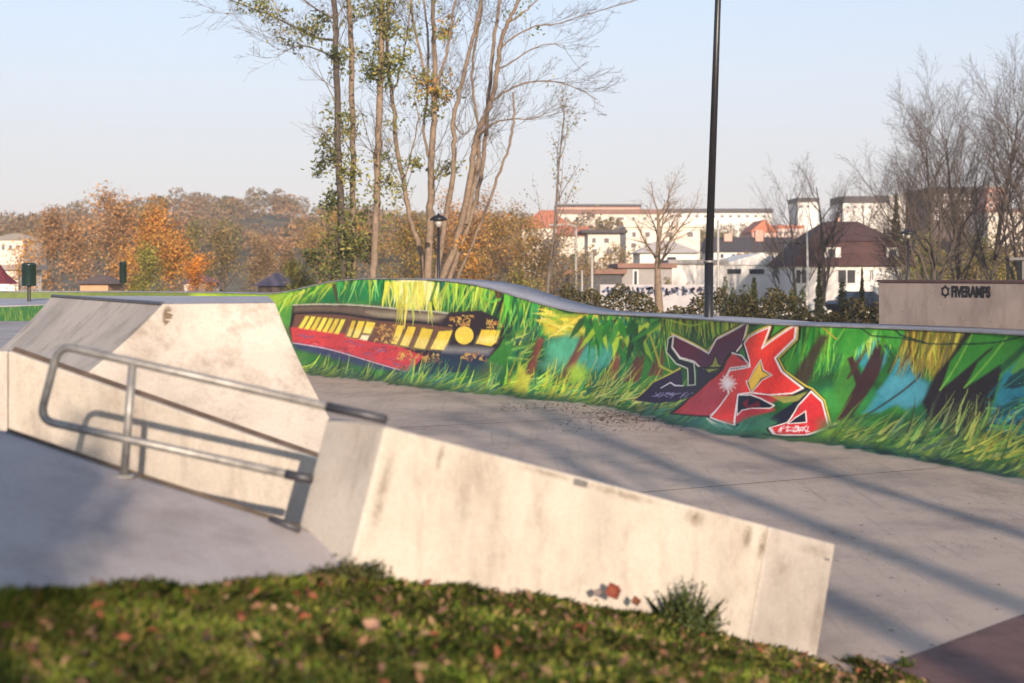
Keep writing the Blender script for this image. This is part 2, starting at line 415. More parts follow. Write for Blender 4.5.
fill(Z1([(765+37*math.cos(a), 257+36*math.sin(a)) for a in np.linspace(0, 2*PI, 24)[:-1]]), (240, 210, 70)); 
closed(Z1([(765+40*math.cos(a), 257+39*math.sin(a)) for a in np.linspace(0, 2*PI, 24)[:-1]]), 1.2, (35, 25, 35))
fill(Z1([(640, 322), (860, 330), (850, 372), (760, 400), (640, 400)]), (28, 46, 76), .9, 5)
fill(Z1([(690, 300), (880, 310), (860, 335), (680, 325)]), (150, 150, 150), .7, 5)
for cx_, cy_, rx, ry, n_ in ((755, 200, 48, 22, 40), (885, 212, 32, 14, 26), (800, 342, 42, 16, 28), (545, 335, 36, 18, 28), (630, 350, 36, 20, 30), (455, 250, 40, 36, 46)):
    for _ in range(n_):
        x = cx_+R.uniform(-rx, rx); y = cy_+R.uniform(-ry, ry)
        line(Z1([(x, y), (x+R.uniform(-10, 10), y+R.uniform(-9, 9)), (x+R.uniform(-12, 12), y+R.uniform(-9, 9))]), .8, R.choice([(205, 160, 70), (225, 190, 90), (175, 115, 60)]), .9)
tufts(395, 432, lambda x: 303+R.uniform(-2, 4), 22, (10, 24), (-100, -80), [(240, 235, 110), (225, 225, 70)], 1.4, .8)
# ---- grass under the carriage
tufts(296, 420, lambda x: yb(x)-1-R.uniform(0, 6), 260, (8, 22), (15, 75), [(95, 140, 60), LIME, DKG, (50, 90, 70), (150, 175, 80)], 1.3)
blob(455, 366, 40, 9, (30, 60, 75), .7); blob(420, 374, 30, 8, (40, 95, 90), .5)
tufts(400, 520, lambda x: yb(x)-1-R.uniform(0, 8), 260, (12, 32), (10, 80), [(150, 180, 70), LIME, (70, 130, 60), (45, 120, 110), (110, 160, 90)], 1.5)
# ---- section B: right of the carriage
blob(530, 345, 20, 22, (20, 85, 65), .9); blob(520, 328, 12, 10, (15, 70, 60), .9)
line([(498, 288), (502, 312)], 9, (88, 45, 42), .9, 5)
line([(482, 296), (492, 302), (505, 298), (512, 297)], 2, (120, 200, 60), .9)
tufts(503, 560, lambda x: yt(x)+1, 150, (18, 50), (-115, -80), [LIME, GR2, EMER, (90, 180, 60), DKG], 1.7)
tufts(506, 534, lambda x: 345+R.uniform(-10, 25), 80, (12, 30), (-10, 80), [(150, 175, 70), (100, 150, 60), (60, 110, 80)], 1.4)
for x in range(555, 640, 9): blob(x, yt(x)+R.uniform(6, 20), 13, 9, R.choice([YEL, (205, 190, 45), (190, 200, 60)]), .85)
tufts(550, 628, lambda x: yt(x)+R.uniform(2, 22), 130, (10, 24), (150, 215), [YEL, (200, 190, 50), (215, 215, 110), (150, 170, 50)], 2.2, .7)
blob(568, 352, 22, 16, (85, 175, 140), .95); blob(598, 352, 22, 18, (80, 170, 150), .95); blob(560, 365, 20, 10, (95, 165, 130), .8)
for (a_, b_, w_) in (((540, 345), (526, 372), 8), ((584, 344), (560, 378), 10), ((622, 348), (608, 372), 9), ((648, 338), (630, 374), 10), ((664, 330), (655, 368), 8)):
    fill([(a_[0]-w_*.25, a_[1]-8), (a_[0]+w_*.5, a_[1]-6), ((a_[0]+b_[0])/2+w_*.55, (a_[1]+b_[1])/2), (b_[0]+w_*.9, b_[1]+8), (b_[0]-w_*.9, b_[1]+8), ((a_[0]+b_[0])/2-w_*.35, (a_[1]+b_[1])/2)], jit((135, 66, 50), 10), .9, 3)
    fill([(a_[0]-w_*.25, a_[1]-8), ((a_[0]+b_[0])/2-w_*.3, (a_[1]+b_[1])/2), (b_[0]-w_*.8, b_[1]+8), (b_[0]-w_*.2, b_[1]+6)], (88, 46, 44), .7, 4)
tufts(590, 668, lambda x: yt(x)+R.uniform(0, 14), 260, (16, 44), (-125, -70), [GREEN, (40, 160, 60), EMER, LIME, DKG, (30, 120, 60)], 1.9)
line([(648, 330), (655, 350), (660, 366), (672, 372)], 2.2, (190, 190, 50), .9)
line([(625, 327), (650, 331), (668, 324)], 1.4, (160, 200, 50), .9)
tufts(500, 600, lambda x: yb(x)-2-R.uniform(0, 14), 330, (12, 40), (5, 85), [LIME, (160, 195, 70), (80, 150, 60), (50, 130, 80), (210, 200, 60)], 1.6)
tufts(585, 670, lambda x: yb(x)-6-R.uniform(0, 12), 260, (14, 42), (5, 75), [LIME, (190, 205, 90), (70, 140, 60), (40, 110, 90), (220, 215, 120)], 1.4)
fill([(512, 392), (519, 362), (530, 378), (526, 394)], (205, 200, 55), .8, 3); blob(578, 374, 10, 9, (170, 205, 60), .9)
for _ in range(34):
    x = R.uniform(585, 672); frond(x, yt(x)+R.uniform(2, 20), R.uniform(16, 40), R.uniform(-150, -60), R.uniform(4, 9), jit(R.choice([(30, 110, 45), GREEN, (20, 80, 45), LIME]), 14))
# ---- section C: behind the letters
tufts(660, 745, lambda x: yt(x)+1, 200, (10, 28), (-100, -80), [(170, 190, 40), OLIVE, (90, 140, 40), (200, 205, 50), DKG], 1.6)
line([(662, 318), (690, 326), (720, 319)], 1.2, (170, 200, 60), .9)
tufts(785, 870, lambda x: yt(x)+1, 330, (26, 62), (-115, -92), [GREEN, (40, 150, 50), GR2, (30, 105, 45), (120, 180, 50)], 2.0)
fill([(820, 334), (829, 336), (816, 360), (806, 388), (790, 386), (800, 364)], (72, 48, 42), .9, 4)
blob(848, 388, 14, 26, (70, 140, 50), .95, soft=5)
line([(812, 318), (835, 338), (856, 345)], 1.4, (190, 160, 50), .9)
blob(690, 425, 60, 12, (50, 130, 115), .85); blob(740, 430, 60, 12, (60, 150, 125), .8); blob(790, 436, 50, 9, (70, 120, 60), .7)
blob(660, 408, 28, 7, (70, 75, 40), .6)
tufts(640, 770, lambda x: yb(x)-1-R.uniform(0, 6), 200, (8, 26), (10, 60), [(60, 140, 120), (45, 120, 95), (90, 150, 90), (110, 170, 130)], 1.5, .7)
# ---- letters
Z3 = lambda L_: [(620+x/4.267, 300+y/4.267) for x, y in L_]
PU = [(228, 150), (300, 185), (378, 228), (410, 168), (545, 92), (520, 190), (470, 250), (430, 292), (345, 292), (315, 262), (255, 245), (222, 200)]
PL = [(255, 292), (140, 350), (55, 428), (150, 440), (240, 432), (330, 398), (425, 340), (400, 298), (330, 295), (326, 364), (268, 367), (262, 300)]
PS = [(205, 165), (228, 150), (222, 205), (255, 250), (315, 268), (320, 362), (290, 364), (288, 292), (240, 272), (198, 222)]
R1 = [(530, 185), (550, 158), (640, 116), (605, 207), (752, 104), (746, 165), (662, 248), (690, 305), (780, 376), (735, 398), (640, 405), (560, 395), (503, 402), (488, 535), (440, 520), (385, 500), (440, 430), (466, 395), (440, 345), (470, 300), (555, 285), (552, 258)]
R2 = [(480, 228), (548, 275), (470, 292), (440, 345), (466, 395), (385, 492), (330, 490), (225, 482), (300, 420), (380, 350), (440, 300), (455, 260)]
R3 = [(815, 390), (862, 433), (890, 540), (790, 576), (660, 574), (636, 545), (715, 522), (760, 450)]
closed(Z3(PU), 5.5, (25, 25, 30)); closed(Z3([(x+(8 if x > 380 else -6), y-9) for x, y in PU[:6]]+PU[6:]), 1.6, (215, 205, 60))
fill(Z3(PL), (52, 28, 66)); fill(Z3(PS), (26, 30, 42)); fill(Z3(PU), (104, 26, 62))
fill(Z3([(340, 235), (430, 190), (520, 150), (470, 245), (400, 285), (345, 285)]), (80, 24, 80), .6, 8)
closed(Z3(PU), 1.3, (238, 228, 225)); closed(Z3(PS), 1.0, (220, 220, 200)); line(Z3([(55, 428), (140, 350), (255, 292)]), 1.6, (190, 185, 60))
for _ in range(22):
    x = R.uniform(130, 340); line(Z3([(x, 405+R.uniform(-10, 14)), (x+R.uniform(10, 30), 400+R.uniform(-12, 14))]), .8, (165, 150, 190), .8)
line(Z3([(175, 375), (215, 352), (235, 365), (270, 366)]), 1, (230, 225, 230))
ST1 = [(362, 295), (392, 275), (408, 232), (420, 272), (448, 287), (420, 297), (378, 312)]
fill(Z3(ST1), (160, 160, 70)); closed(Z3(ST1), 1.2, (20, 20, 25))
line(Z3([(330, 290), (400, 290), (470, 285)]), 2.2, (18, 18, 26))
for q in (R1, R2, R3): closed(Z3(q), 6, (28, 20, 26))
closed(Z3([(x+6, y-8) for x, y in [(640, 112), (612, 195), (752, 96), (752, 165), (672, 246), (700, 300), (790, 372), (822, 382), (872, 430), (898, 545)]][:10]), .1, (0, 0, 0), 0)
line(Z3([(532, 176), (548, 150), (646, 106), (618, 188), (760, 92), (756, 168), (676, 248), (702, 300), (795, 368), (820, 378), (872, 428), (902, 545)]), 1.4, (215, 200, 70))
fill(Z3(R2), (206, 48, 52)); fill(Z3(R1), (232, 54, 40)); fill(Z3(R3), (214, 44, 46))
fill(Z3([(500, 390), (560, 400), (735, 400), (640, 440), (660, 470), (560, 500), (490, 530)]), (196, 52, 62), .95, 3)
fill(Z3([(640, 120), (605, 207), (752, 108), (700, 200), (590, 250), (540, 190)]), (245, 66, 34), .7, 6)
fill(Z3([(290, 430), (385, 355), (440, 400), (385, 490), (260, 482)]), (190, 70, 88), .6, 8)
NV = (26, 30, 48)
IN = [(503, 405), (560, 405), (600, 420), (658, 450), (640, 462), (560, 462), (520, 470), (500, 492)]
fill(Z3(IN), NV); closed(Z3(IN), 1.0, (240, 230, 225))
fill(Z3([(520, 440), (548, 420), (545, 455), (590, 430), (600, 455), (540, 462)]), (130, 36, 48)); 
fill(Z3([(640, 505), (690, 470), (750, 430), (812, 378), (768, 448), (716, 524), (690, 532), (640, 512)]), NV); 
fill(Z3([(792, 474), (796, 522), (716, 528), (748, 502)]), NV); closed(Z3([(792, 474), (796, 522), (716, 528), (748, 502)]), 1, (240, 230, 225))
fill(Z3([(740, 410), (800, 392), (760, 430), (700, 440), (640, 408)]), (170, 165, 80), .8)
for q in (R1, R3): closed(Z3(q), 1.3, (244, 236, 230))
line(Z3([(478, 226), (520, 238), (552, 278), (470, 290), (440, 345), (466, 395), (385, 492)]), 1.2, (240, 225, 220))
ST2 = [(552, 342), (575, 302), (598, 262), (606, 304), (638, 320), (600, 336), (562, 390), (548, 350)]
closed(Z3(ST2), 3.4, (24, 20, 28)); fill(Z3(ST2), (222, 186, 62)); closed(Z3([(548, 345), (572, 298), (600, 255), (612, 298), (648, 320), (606, 342), (560, 396), (538, 345)]), 1, (240, 230, 220), .8)
blob(*Z3([(460, 357)])[0], 6, 6, (255, 235, 225), .9, soft=5)
for a in np.linspace(0, PI, 7)[:-1]:
    c_ = Z3([(460, 357)])[0]; line([(c_[0]-9*math.cos(a), c_[1]-9*math.sin(a)), c_, (c_[0]+9*math.cos(a), c_[1]+9*math.sin(a))], .9, (255, 240, 235), .8)
for _ in range(34):
    x = R.uniform(670, 800); line(Z3([(x, 555+R.uniform(-16, 14)), (x+R.uniform(-4, 22), 550+R.uniform(-16, 14))]), .8, (240, 225, 225), .85)
line(Z3([(385, 502), (440, 522), (480, 552), (370, 505), (430, 548)]), 1, (220, 225, 215), .8)
line(Z3([(640, 545), (660, 576), (790, 578), (895, 542), (915, 530)]), 2.4, (220, 215, 215), .8)
line(Z3([(610, 572), (700, 585), (800, 582), (880, 560)]), 2.2, (25, 35, 45), .9)
blob(*Z3([(590, 520)])[0], 17, 7, (70, 125, 95), .75, soft=6); blob(*Z3([(440, 545)])[0], 15, 6, (60, 140, 120), .7, soft=5)
# ---- section D: right
for _ in range(46):
    x = R.uniform(836, 1100); frond(x, yt(x)+R.uniform(-4, 14), R.uniform(18, 46), R.uniform(-140, -50), R.uniform(6, 13), jit(R.choice([GREEN, (40, 130, 45), (25, 95, 45), GR2, (20, 80, 45)]), 14), R.choice([None, (150, 200, 70)]))
blob(872, 352, 14, 22, (70, 165, 175), .95, soft=5)
fill([(856, 358), (866, 340), (880, 352), (872, 372), (862, 366)], TEAL, .8, 4)
fill([(900, 348), (910, 335), (922, 360), (918, 392), (880, 412), (862, 414), (878, 392), (893, 370)], (60, 155, 170), .95, 4)
blob(905, 392, 26, 16, (80, 165, 180), .95, soft=6)
fill([(878, 340), (886, 346), (880, 372), (860, 405), (848, 420), (836, 420), (848, 398), (862, 372), (872, 352)], DBR, .97, 2)
fill([(847, 358), (853, 356), (862, 378), (866, 392), (858, 392)], DBR, .97, 2)
line([(868, 344), (858, 362), (848, 378)], 5, (85, 50, 45), .9, 3)
line([(860, 418), (890, 400), (916, 380), (930, 360)], 2.4, (55, 60, 60), .9)
line([(905, 345), (896, 360), (888, 372)], 3, (60, 50, 45), .9, 2)
tufts(846, 905, lambda x: yt(x)+1, 120, (14, 36), (-125, -60), [GR2, (110, 190, 60), GREEN, LIME], 2.2)
fill([(850, 320), (880, 324), (868, 340), (846, 356), (836, 352)], (55, 150, 50), .9, 3)
fill([(880, 322), (905, 326), (914, 344), (898, 352), (888, 342)], (70, 165, 60), .9, 3)
fill([(905, 324), (965, 328), (955, 352), (936, 384), (928, 366), (915, 376), (908, 352)], (150, 140, 36), .97, 4)
tufts(908, 968, lambda x: yt(x)+1, 240, (26, 56), (-118, -88), [(175, 165, 40), (140, 130, 35), (200, 190, 60), (95, 90, 30)], 2.1)
fill([(965, 330), (990, 340), (1002, 372), (990, 405), (968, 428), (930, 420), (922, 402), (934, 376), (950, 356)], (42, 26, 30), .98, 4)
line([(926, 420), (940, 390), (950, 372)], 4, (60, 45, 45), .8)
for q in ([(975, 328), (1012, 332), (985, 352), (962, 372), (940, 390), (950, 362)], [(1010, 332), (1030, 338), (995, 368), (964, 388), (978, 362)], [(1030, 345), (1050, 360), (1010, 380), (986, 420), (1000, 374)]):
    fill(q, R.choice([(60, 150, 45), (75, 165, 40)]), .97, 2); line([q[0], q[-2]], 1.4, (150, 205, 70), .8)
fill([(1003, 374), (1024, 356), (1060, 350), (1060, 420), (1010, 432), (990, 420), (996, 395)], (40, 150, 165), .95, 4)
fill([(1010, 372), (1026, 350), (1034, 372), (1026, 395), (1020, 380)], (110, 185, 60), .9, 2)
line([(988, 424), (1005, 412), (1030, 396), (1060, 380)], 4, (50, 30, 36), .95)
line([(1024, 420), (1034, 440), (1040, 455)], 16, (60, 28, 40), .9)
line([(852, 322), (872, 336), (900, 338), (930, 344), (975, 344), (1000, 342), (1030, 334)], 1.7, (22, 60, 40), .9)
line([(892, 326), (900, 335), (925, 343)], 2, (22, 60, 40), .9)
tufts(985, 1060, lambda x: 405+R.uniform(-10, 30), 150, (14, 40), (-20, 60), [(30, 130, 130), (50, 160, 150), (20, 90, 90), (110, 190, 90)], 2.0)
for x in range(830, 1330, 12):
    blob(x, yb(x)-14+R.uniform(-6, 6), 16, 10, R.choice([(110, 150, 50), (80, 130, 45), (130, 160, 55)]), .8)
for _ in range(26):
    x = R.uniform(985, 1090); frond(x, R.uniform(385, 440), R.uniform(20, 44), R.uniform(10, 70), R.uniform(6, 11), jit(R.choice([(25, 120, 125), (20, 90, 95), (45, 150, 150), (15, 65, 75)]), 12), (90, 180, 150))
for x in range(826, 1100, 5): blob(x, yb(x)-R.uniform(0, 30), R.uniform(6, 16), R.uniform(3, 9), R.choice([(40, 90, 50), (120, 145, 45), (60, 110, 80), (150, 160, 60), (35, 75, 55)]), .5, soft=7)
tufts(828, 1100, lambda x: yb(x)-2-R.uniform(0, 22), 560, (14, 50), (8, 60), [(120, 155, 50), (80, 125, 45), (50, 95, 50), (160, 175, 80), (35, 80, 60), (50, 100, 80)], 2.4, .55)
for x in range(290, 1200, 7): blob(x, yb(x)-3, 9, 4, R.choice([(30, 70, 55), (70, 100, 50), (35, 85, 70)]), .55, soft=6)
tufts(905, 985, lambda x: 432+R.uniform(-8, 8), 90, (20, 46), (40, 80), [(140, 160, 80), (100, 120, 55), (70, 80, 45)], 1.5)
tufts(965, 1030, lambda x: 452+R.uniform(-14, 10), 160, (12, 36), (10, 70), [(190, 190, 60), (150, 170, 50), (100, 140, 50)], 1.5)
tufts(840, 1010, lambda x: yb(x)-3, 160, (8, 22), (150, 185), [(25, 60, 55), (35, 80, 70), (45, 90, 60)], 2.4, .7)
for x in range(1050, 1330, 20):
    line([(x, yt(x)+10), (x-8, yt(x)+60), (x-16, yb(x)-40)], 9, R.choice([DBR, TEAL, GREEN, (60, 28, 40)]), .9, 14)
tufts(1040, 1330, lambda x: yt(x)+1, 260, (20, 60), (-120, -70), [GREEN, GR2, LIME, EMER], 2.4)
# rasterise
allp = wall_uv(np.concatenate([np.array(j[1], float) for j in jobs])); k0 = 0
for j in jobs:
    n_ = len(j[1]); uv = allp[k0:k0+n_]; k0 += n_
    kind, _, col, alpha = j[:4]
    # local scale: texels per picture pixel
    c0 = uv.mean(0); ci = int(np.clip(c0[0], 2, ns-3)); vi = int(np.clip(c0[1], 3, nv-4))
    su = abs(2/(PXg[vi, ci+1]-PXg[vi, ci-1]+1e-6)); sv = abs(4/(PYg[vi+2, ci]-PYg[vi-2, ci]+1e-6))
    pad = (j[4] if kind == 'f' else max(j[4], j[5]))*1.2+1
    u0 = int(max(0, uv[:, 0].min()-pad*su)); u1 = int(min(ns, uv[:, 0].max()+pad*su+2))
    v0 = int(max(0, uv[:, 1].min()-pad*sv)); v1 = int(min(nv, uv[:, 1].max()+pad*sv+2))
    if u1 <= u0 or v1 <= v0: continue
    gu = np.arange(u0, u1)[None, :]/su; gv = np.arange(v0, v1)[:, None]/sv
    q = uv/np.array([su, sv])
    if kind == 'f':
        if n_*(u1-u0)*(v1-v0) > 4e6:
            tex[v0:v1, u0:u1] = tex[v0:v1, u0:u1]*(1-alpha)+col*alpha; continue
        ins = np.zeros((v1-v0, u1-u0), bool); dist = np.full((v1-v0, u1-u0), 1e9)
        for a_, b_ in zip(q, np.roll(q, -1, 0)):
            cond = (a_[1] > gv) != (b_[1] > gv)
            xi = (b_[0]-a_[0])*(gv-a_[1])/((b_[1]-a_[1]) or 1e-9)+a_[0]
            ins ^= cond & (gu < xi)
            dx, dy = b_-a_; t = np.clip(((gu-a_[0])*dx+(gv-a_[1])*dy)/(dx*dx+dy*dy+1e-9), 0, 1)
            dist = np.minimum(dist, np.hypot(gu-a_[0]-t*dx, gv-a_[1]-t*dy))
        sd_ = np.where(ins, dist, -dist); m = np.clip(.5+sd_/j[4], 0, 1)*alpha
    else:
        w1, w2 = j[4], j[5]; m = np.zeros((v1-v0, u1-u0)); nseg = max(1, n_-1)
        for i in range(n_-1):
            a_, b_ = q[i], q[i+1]; dx, dy = b_-a_
            t = np.clip(((gu-a_[0])*dx+(gv-a_[1])*dy)/(dx*dx+dy*dy+1e-9), 0, 1)
            dd = np.hypot(gu-a_[0]-t*dx, gv-a_[1]-t*dy); ww = w1+(w2-w1)*(i+t)/nseg
            m = np.maximum(m, np.clip((ww/2-dd)/.7+.5, 0, 1))
        m = m*alpha
    m = m[..., None]; tex[v0:v1, u0:u1] = tex[v0:v1, u0:u1]*(1-m)+col*m
# grain, and bare concrete where the paint ends at the toe
def vnoise(h, w_, cell):
    a = rng.random((h//cell+3, w_//cell+3)); yy = np.arange(h)/cell; xx = np.arange(w_)/cell
    i = yy.astype(int); jx = xx.astype(int); fy = sst(yy-i)[:, None]; fx = sst(xx-jx)[None]
    return a[i][:, jx]*(1-fy)*(1-fx)+a[i+1][:, jx]*fy*(1-fx)+a[i][:, jx+1]*(1-fy)*fx+a[i+1][:, jx+1]*fy*fx
g = .75*vnoise(nv, ns, 3)+.6*vnoise(nv, ns, 12)+.5*vnoise(nv, ns, 60); g = g/g.mean()
lum = tex.mean(-1, keepdims=True); tex = np.clip(tex*.94+lum*.06, 0, 1)**1.12*.98; tex *= (.72+.28*g)[..., None]
edge = np.arange(nv)[:, None]-(3+9*vnoise(1, ns, 40)+10*(vnoise(1, ns, 11)-.5)); mk = np.clip(edge/7, 0, 1)[..., None]
tex = tex*mk+np.array((.33, .29, .25))*(1-mk)
idx = (np.arange(nv-1)[:, None]*ns+np.arange(ns-1)[None]).ravel()
M_mural, nt_, b_ = newmat('spray_paint_mural')
at = N(nt_, 'ShaderNodeAttribute', attribute_name='Col')
cm = mixc(nt_, at.outputs['Color'], ramp(nt_, noise(nt_, 60, 4, .7), [(.3, (.75,)*3), (.6, (1, 1, 1))]), .5, 'MULTIPLY')
nt_.links.new(cm, b_.inputs['Base Color']); b_.inputs['Roughness'].default_value = .55
bpn = N(nt_, 'ShaderNodeBump'); bpn.inputs['Strength'].default_value = .25; bpn.inputs['Distance'].default_value = .008
nt_.links.new(noise(nt_, 22, 8, .7), bpn.inputs['Height']); nt_.links.new(bpn.outputs[0], b_.inputs['Normal'])
wall = root('quarter_pipe', 'long curved concrete quarter pipe painted with a green jungle mural and graffiti', 'skate ramp')
mesh_np('mural_face', np.stack([WX.ravel(), WY.ravel(), WZ.ravel()], 1), np.stack([idx, idx+1, idx+1+ns, idx+ns], 1), M_mural, wall, tex.reshape(-1, 3), smooth=True)
# deck and back wall, coping
step = 24; sl = np.arange(0, ns, step)
DW = 1.15
dx0, dy0, dz0 = topx[sl], topy[sl], HT[sl]
ex, ey = dx0+nxv[sl]*DW, dy0+nyv[sl]*DW
k = len(sl)
v = np.concatenate([np.stack([dx0+nxv[sl]*.05, dy0+nyv[sl]*.05, dz0+.004], 1), np.stack([ex, ey, dz0+.004], 1), np.stack([ex, ey, dz0*0-.1], 1)])
i = np.arange(k-1)
mesh_np('deck', v, np.concatenate([np.stack([i, i+1, i+1+k, i+k], 1), np.stack([i+k, i+k+1, i+1+2*k, i+2*k], 1)]), M_deck, wall)
mb = MB(); o_ = .015
for a_ in range(0, k-1, 1):
    pass
inr = [(dx0[q]-nxv[sl[q]]*.012, dy0[q]-nyv[sl[q]]*.012, dz0[q]) for q in range(k)]
vv = []; ff = []
for q in range(k):
    X0, Y0, Z0 = dx0[q], dy0[q], dz0[q]; n0, n1 = nxv[sl[q]], nyv[sl[q]]
    vv += [(X0-n0*.02, Y0-n1*.02, Z0-.022), (X0-n0*.02, Y0-n1*.02, Z0+.009), (X0+n0*.06, Y0+n1*.06, Z0+.009), (X0+n0*.06, Y0+n1*.06, Z0-.022)]
for q in range(k-1):
    for e in range(4): ff.append((q*4+e, q*4+(e+1) % 4, q*4+4+(e+1) % 4, q*4+4+e))
mesh_np('coping', vv, ff, plain('steel_edge', (.30, .30, .30), .5, .3, 4, metal=.4), wall)

# ---------------------------------------------------------------- concrete block with lettering
blk = root('lettered_block', 'pinkish grey concrete block with black FIVERAMPS lettering standing on the ramp deck', 'concrete block')
u = Vector((.478, -.878, 0)).normalized(); nrm = Vector((u.y, -u.x, 0))         # nrm faces the plaza
if nrm.dot(Vector((-1, -1, 0))) < 0: nrm = -nrm
A = Vector((XP(878.5, 22.4), 22.4, 0)); LEN = 5.0; TH = .45
def bp4(s0, s1, t0, t1, z): return [A+u*s0-nrm*t0+Vector((0, 0, z)), A+u*s1-nrm*t0+Vector((0, 0, z)), A+u*s1-nrm*t1+Vector((0, 0, z)), A+u*s0-nrm*t1+Vector((0, 0, z))]
mb = MB(); mb.hexa(bp4(0, LEN, 0, TH, 1.4), bp4(0, LEN, 0, TH, 2.335)); mb.build('block_body', M_block, blk, bevel=.012)
mb = MB(); mb.hexa(bp4(-.02, LEN+.02, -.02, TH+.02, 2.337), bp4(-.02, LEN+.02, -.02, TH+.02, 2.375)); mb.build('cap_edge', plain('rusty_dark_steel', (.10, .055, .05), .7), blk, bevel=.004)
def onblock(px, z): # distance along block front for a picture column
    r = (px-CX)/F; s = (r*A.y-A.x)/(u.x-r*u.y); return s
s0, s1 = onblock(951.5, 0), onblock(990.5, 0)
fc = bpy.data.curves.new('lettering', 'FONT'); fc.body = 'FIVERAMPS'; fc.size = .215; fc.extrude = .003; fc.offset = .0105; fc.align_x = 'LEFT'; fc.space_character = .93
M_ink = plain('black_stencil_ink', (.02, .018, .02), .7)
fc.materials.append(M_ink)
to = bpy.data.objects.new('lettering', fc); COL.objects.link(to); to.parent = blk
bpy.context.view_layer.update()
wd = to.dimensions.x
M3 = Matrix((u, Vector((0, 0, 1)), nrm)).transposed().to_4x4()
dtxt = (A+u*s0).y; ztxt = ZT(296.5, dtxt)
to.matrix_local = Matrix.Translation(A+u*s0+nrm*.004+Vector((0, 0, ztxt))) @ M3 @ Matrix.Diagonal(((s1-s0)/wd, 1, 1, 1))
bpy.context.view_layer.update()
tme = bpy.data.meshes.new_from_object(to); tmx = to.matrix_local.copy(); bpy.data.objects.remove(to)
to = bpy.data.objects.new('lettering', tme); COL.objects.link(to); to.parent = blk; to.matrix_local = tmx
mb = MB(); cpx = A+u*onblock(945.5, 0)+Vector((0, 0, ztxt+.075))+nrm*.004
for kx in range(6):                      # nut shaped ring emblem
    a0, a1 = PI/3*kx, PI/3*(kx+1)
    q = [(math.cos(a0)*.085, math.sin(a0)*.085), (math.cos(a1)*.085, math.sin(a1)*.085), (math.cos(a1)*.05, math.sin(a1)*.05), (math.cos(a0)*.05, math.sin(a0)*.05)]
    mb.poly([cpx+u*x*.95+Vector((0, 0, y)) for x, y in q], [(0, 1, 2, 3)])
    am = (a0+a1)/2
    mb.poly([cpx+u*(math.cos(am+e)*rr)*.95+Vector((0, 0, math.sin(am+e)*rr))-nrm*.001 for rr, e in ((.07, -.2), (.10, -.12), (.10, .12), (.07, .2))], [(0, 1, 2, 3)])
mb.build('emblem', M_ink, blk)

# ---------------------------------------------------------------- ledge (hubba)
ldg = root('grind_ledge', 'long pale concrete ledge sloping down to the plaza floor beside the grass', 'skate ledge')
a0, a1 = Vector(P(352, 559, 7.0)), Vector(P(386, 426, 7.11))
b0, b1 = Vector(P(822, 672, 9.12)), Vector(P(843, 545.5, 9.25))
a0 = a0+(a0-a1)*.25; b0 = b0+(b0-b1)*.15
wv = Vector((-.618, .786, 0))*.57
SP = .80
def lq(s, e=0): 
    lo, hi = a0.lerp(b0, s), a1.lerp(b1, s); return [lo, hi, hi+wv, lo+wv]
def prism(mb, q0, q1): mb.poly(q0+q1, [(0, 3, 2, 1), (4, 5, 6, 7), (0, 1, 5, 4), (1, 2, 6, 5), (2, 3, 7, 6), (3, 0, 4, 7)])
mb = MB(); prism(mb, lq(0), lq(SP)); mb.build('ledge_body', M_ledge, ldg, bevel=.022, seg=3)
mb = MB(); q1 = lq(SP+.0015); q2 = lq(1)
q2[0] = q2[0]+wv*.10; q2[1] = q2[1]+wv*.10
prism(mb, q1, q2); mb.build('ledge_foot', M_ledge2, ldg, bevel=.022, seg=3)

# ---------------------------------------------------------------- bank beside the rail
def coons(back, near, n=60, m=24):
    def rs(pl, n):
        pl = np.array(pl, float); s = np.r_[0, np.cumsum(np.linalg.norm(np.diff(pl, axis=0), axis=1))]; t = np.linspace(0, s[-1], n)
        return np.stack([np.interp(t, s, pl[:, i]) for i in range(3)], 1)
    b, a = rs(back, n), rs(near, n); t = np.linspace(0, 1, m)[:, None, None]
    return a[None]*(1-t)+b[None]*t
back = [P(-260, 423, 8.3), P(-60, 426, 8.15), P(8, 431, 8.0), P(123, 470, 7.6), P(300, 527, 7.42), P(356, 552, 7.15)]
near = [P(-260, 690, 4.24), P(-60, 655, 4.84), P(0, 645, 4.98), P(120, 622, 5.68), P(240, 599, 6.27), P(362, 588, 6.93)]
g_ = coons(back, near); m_, n_ = g_.shape[:2]
vv = g_.reshape(-1, 3); i = (np.arange(m_-1)[:, None]*n_+np.arange(n_-1)[None]).ravel()
ff = np.stack([i, i+1, i+1+n_, i+n_], 1)
sk = g_[-1].copy(); sk[:, 2] = -.05; base = len(vv); vv = np.concatenate([vv, sk]); j = np.arange(n_-1); e = (m_-1)*n_
ff = np.concatenate([ff, np.stack([e+j, e+j+1, base+j+1, base+j], 1)])
bank = mesh_np('bank', vv, ff, M_bank, smooth=False); tag(bank, kind='structure')

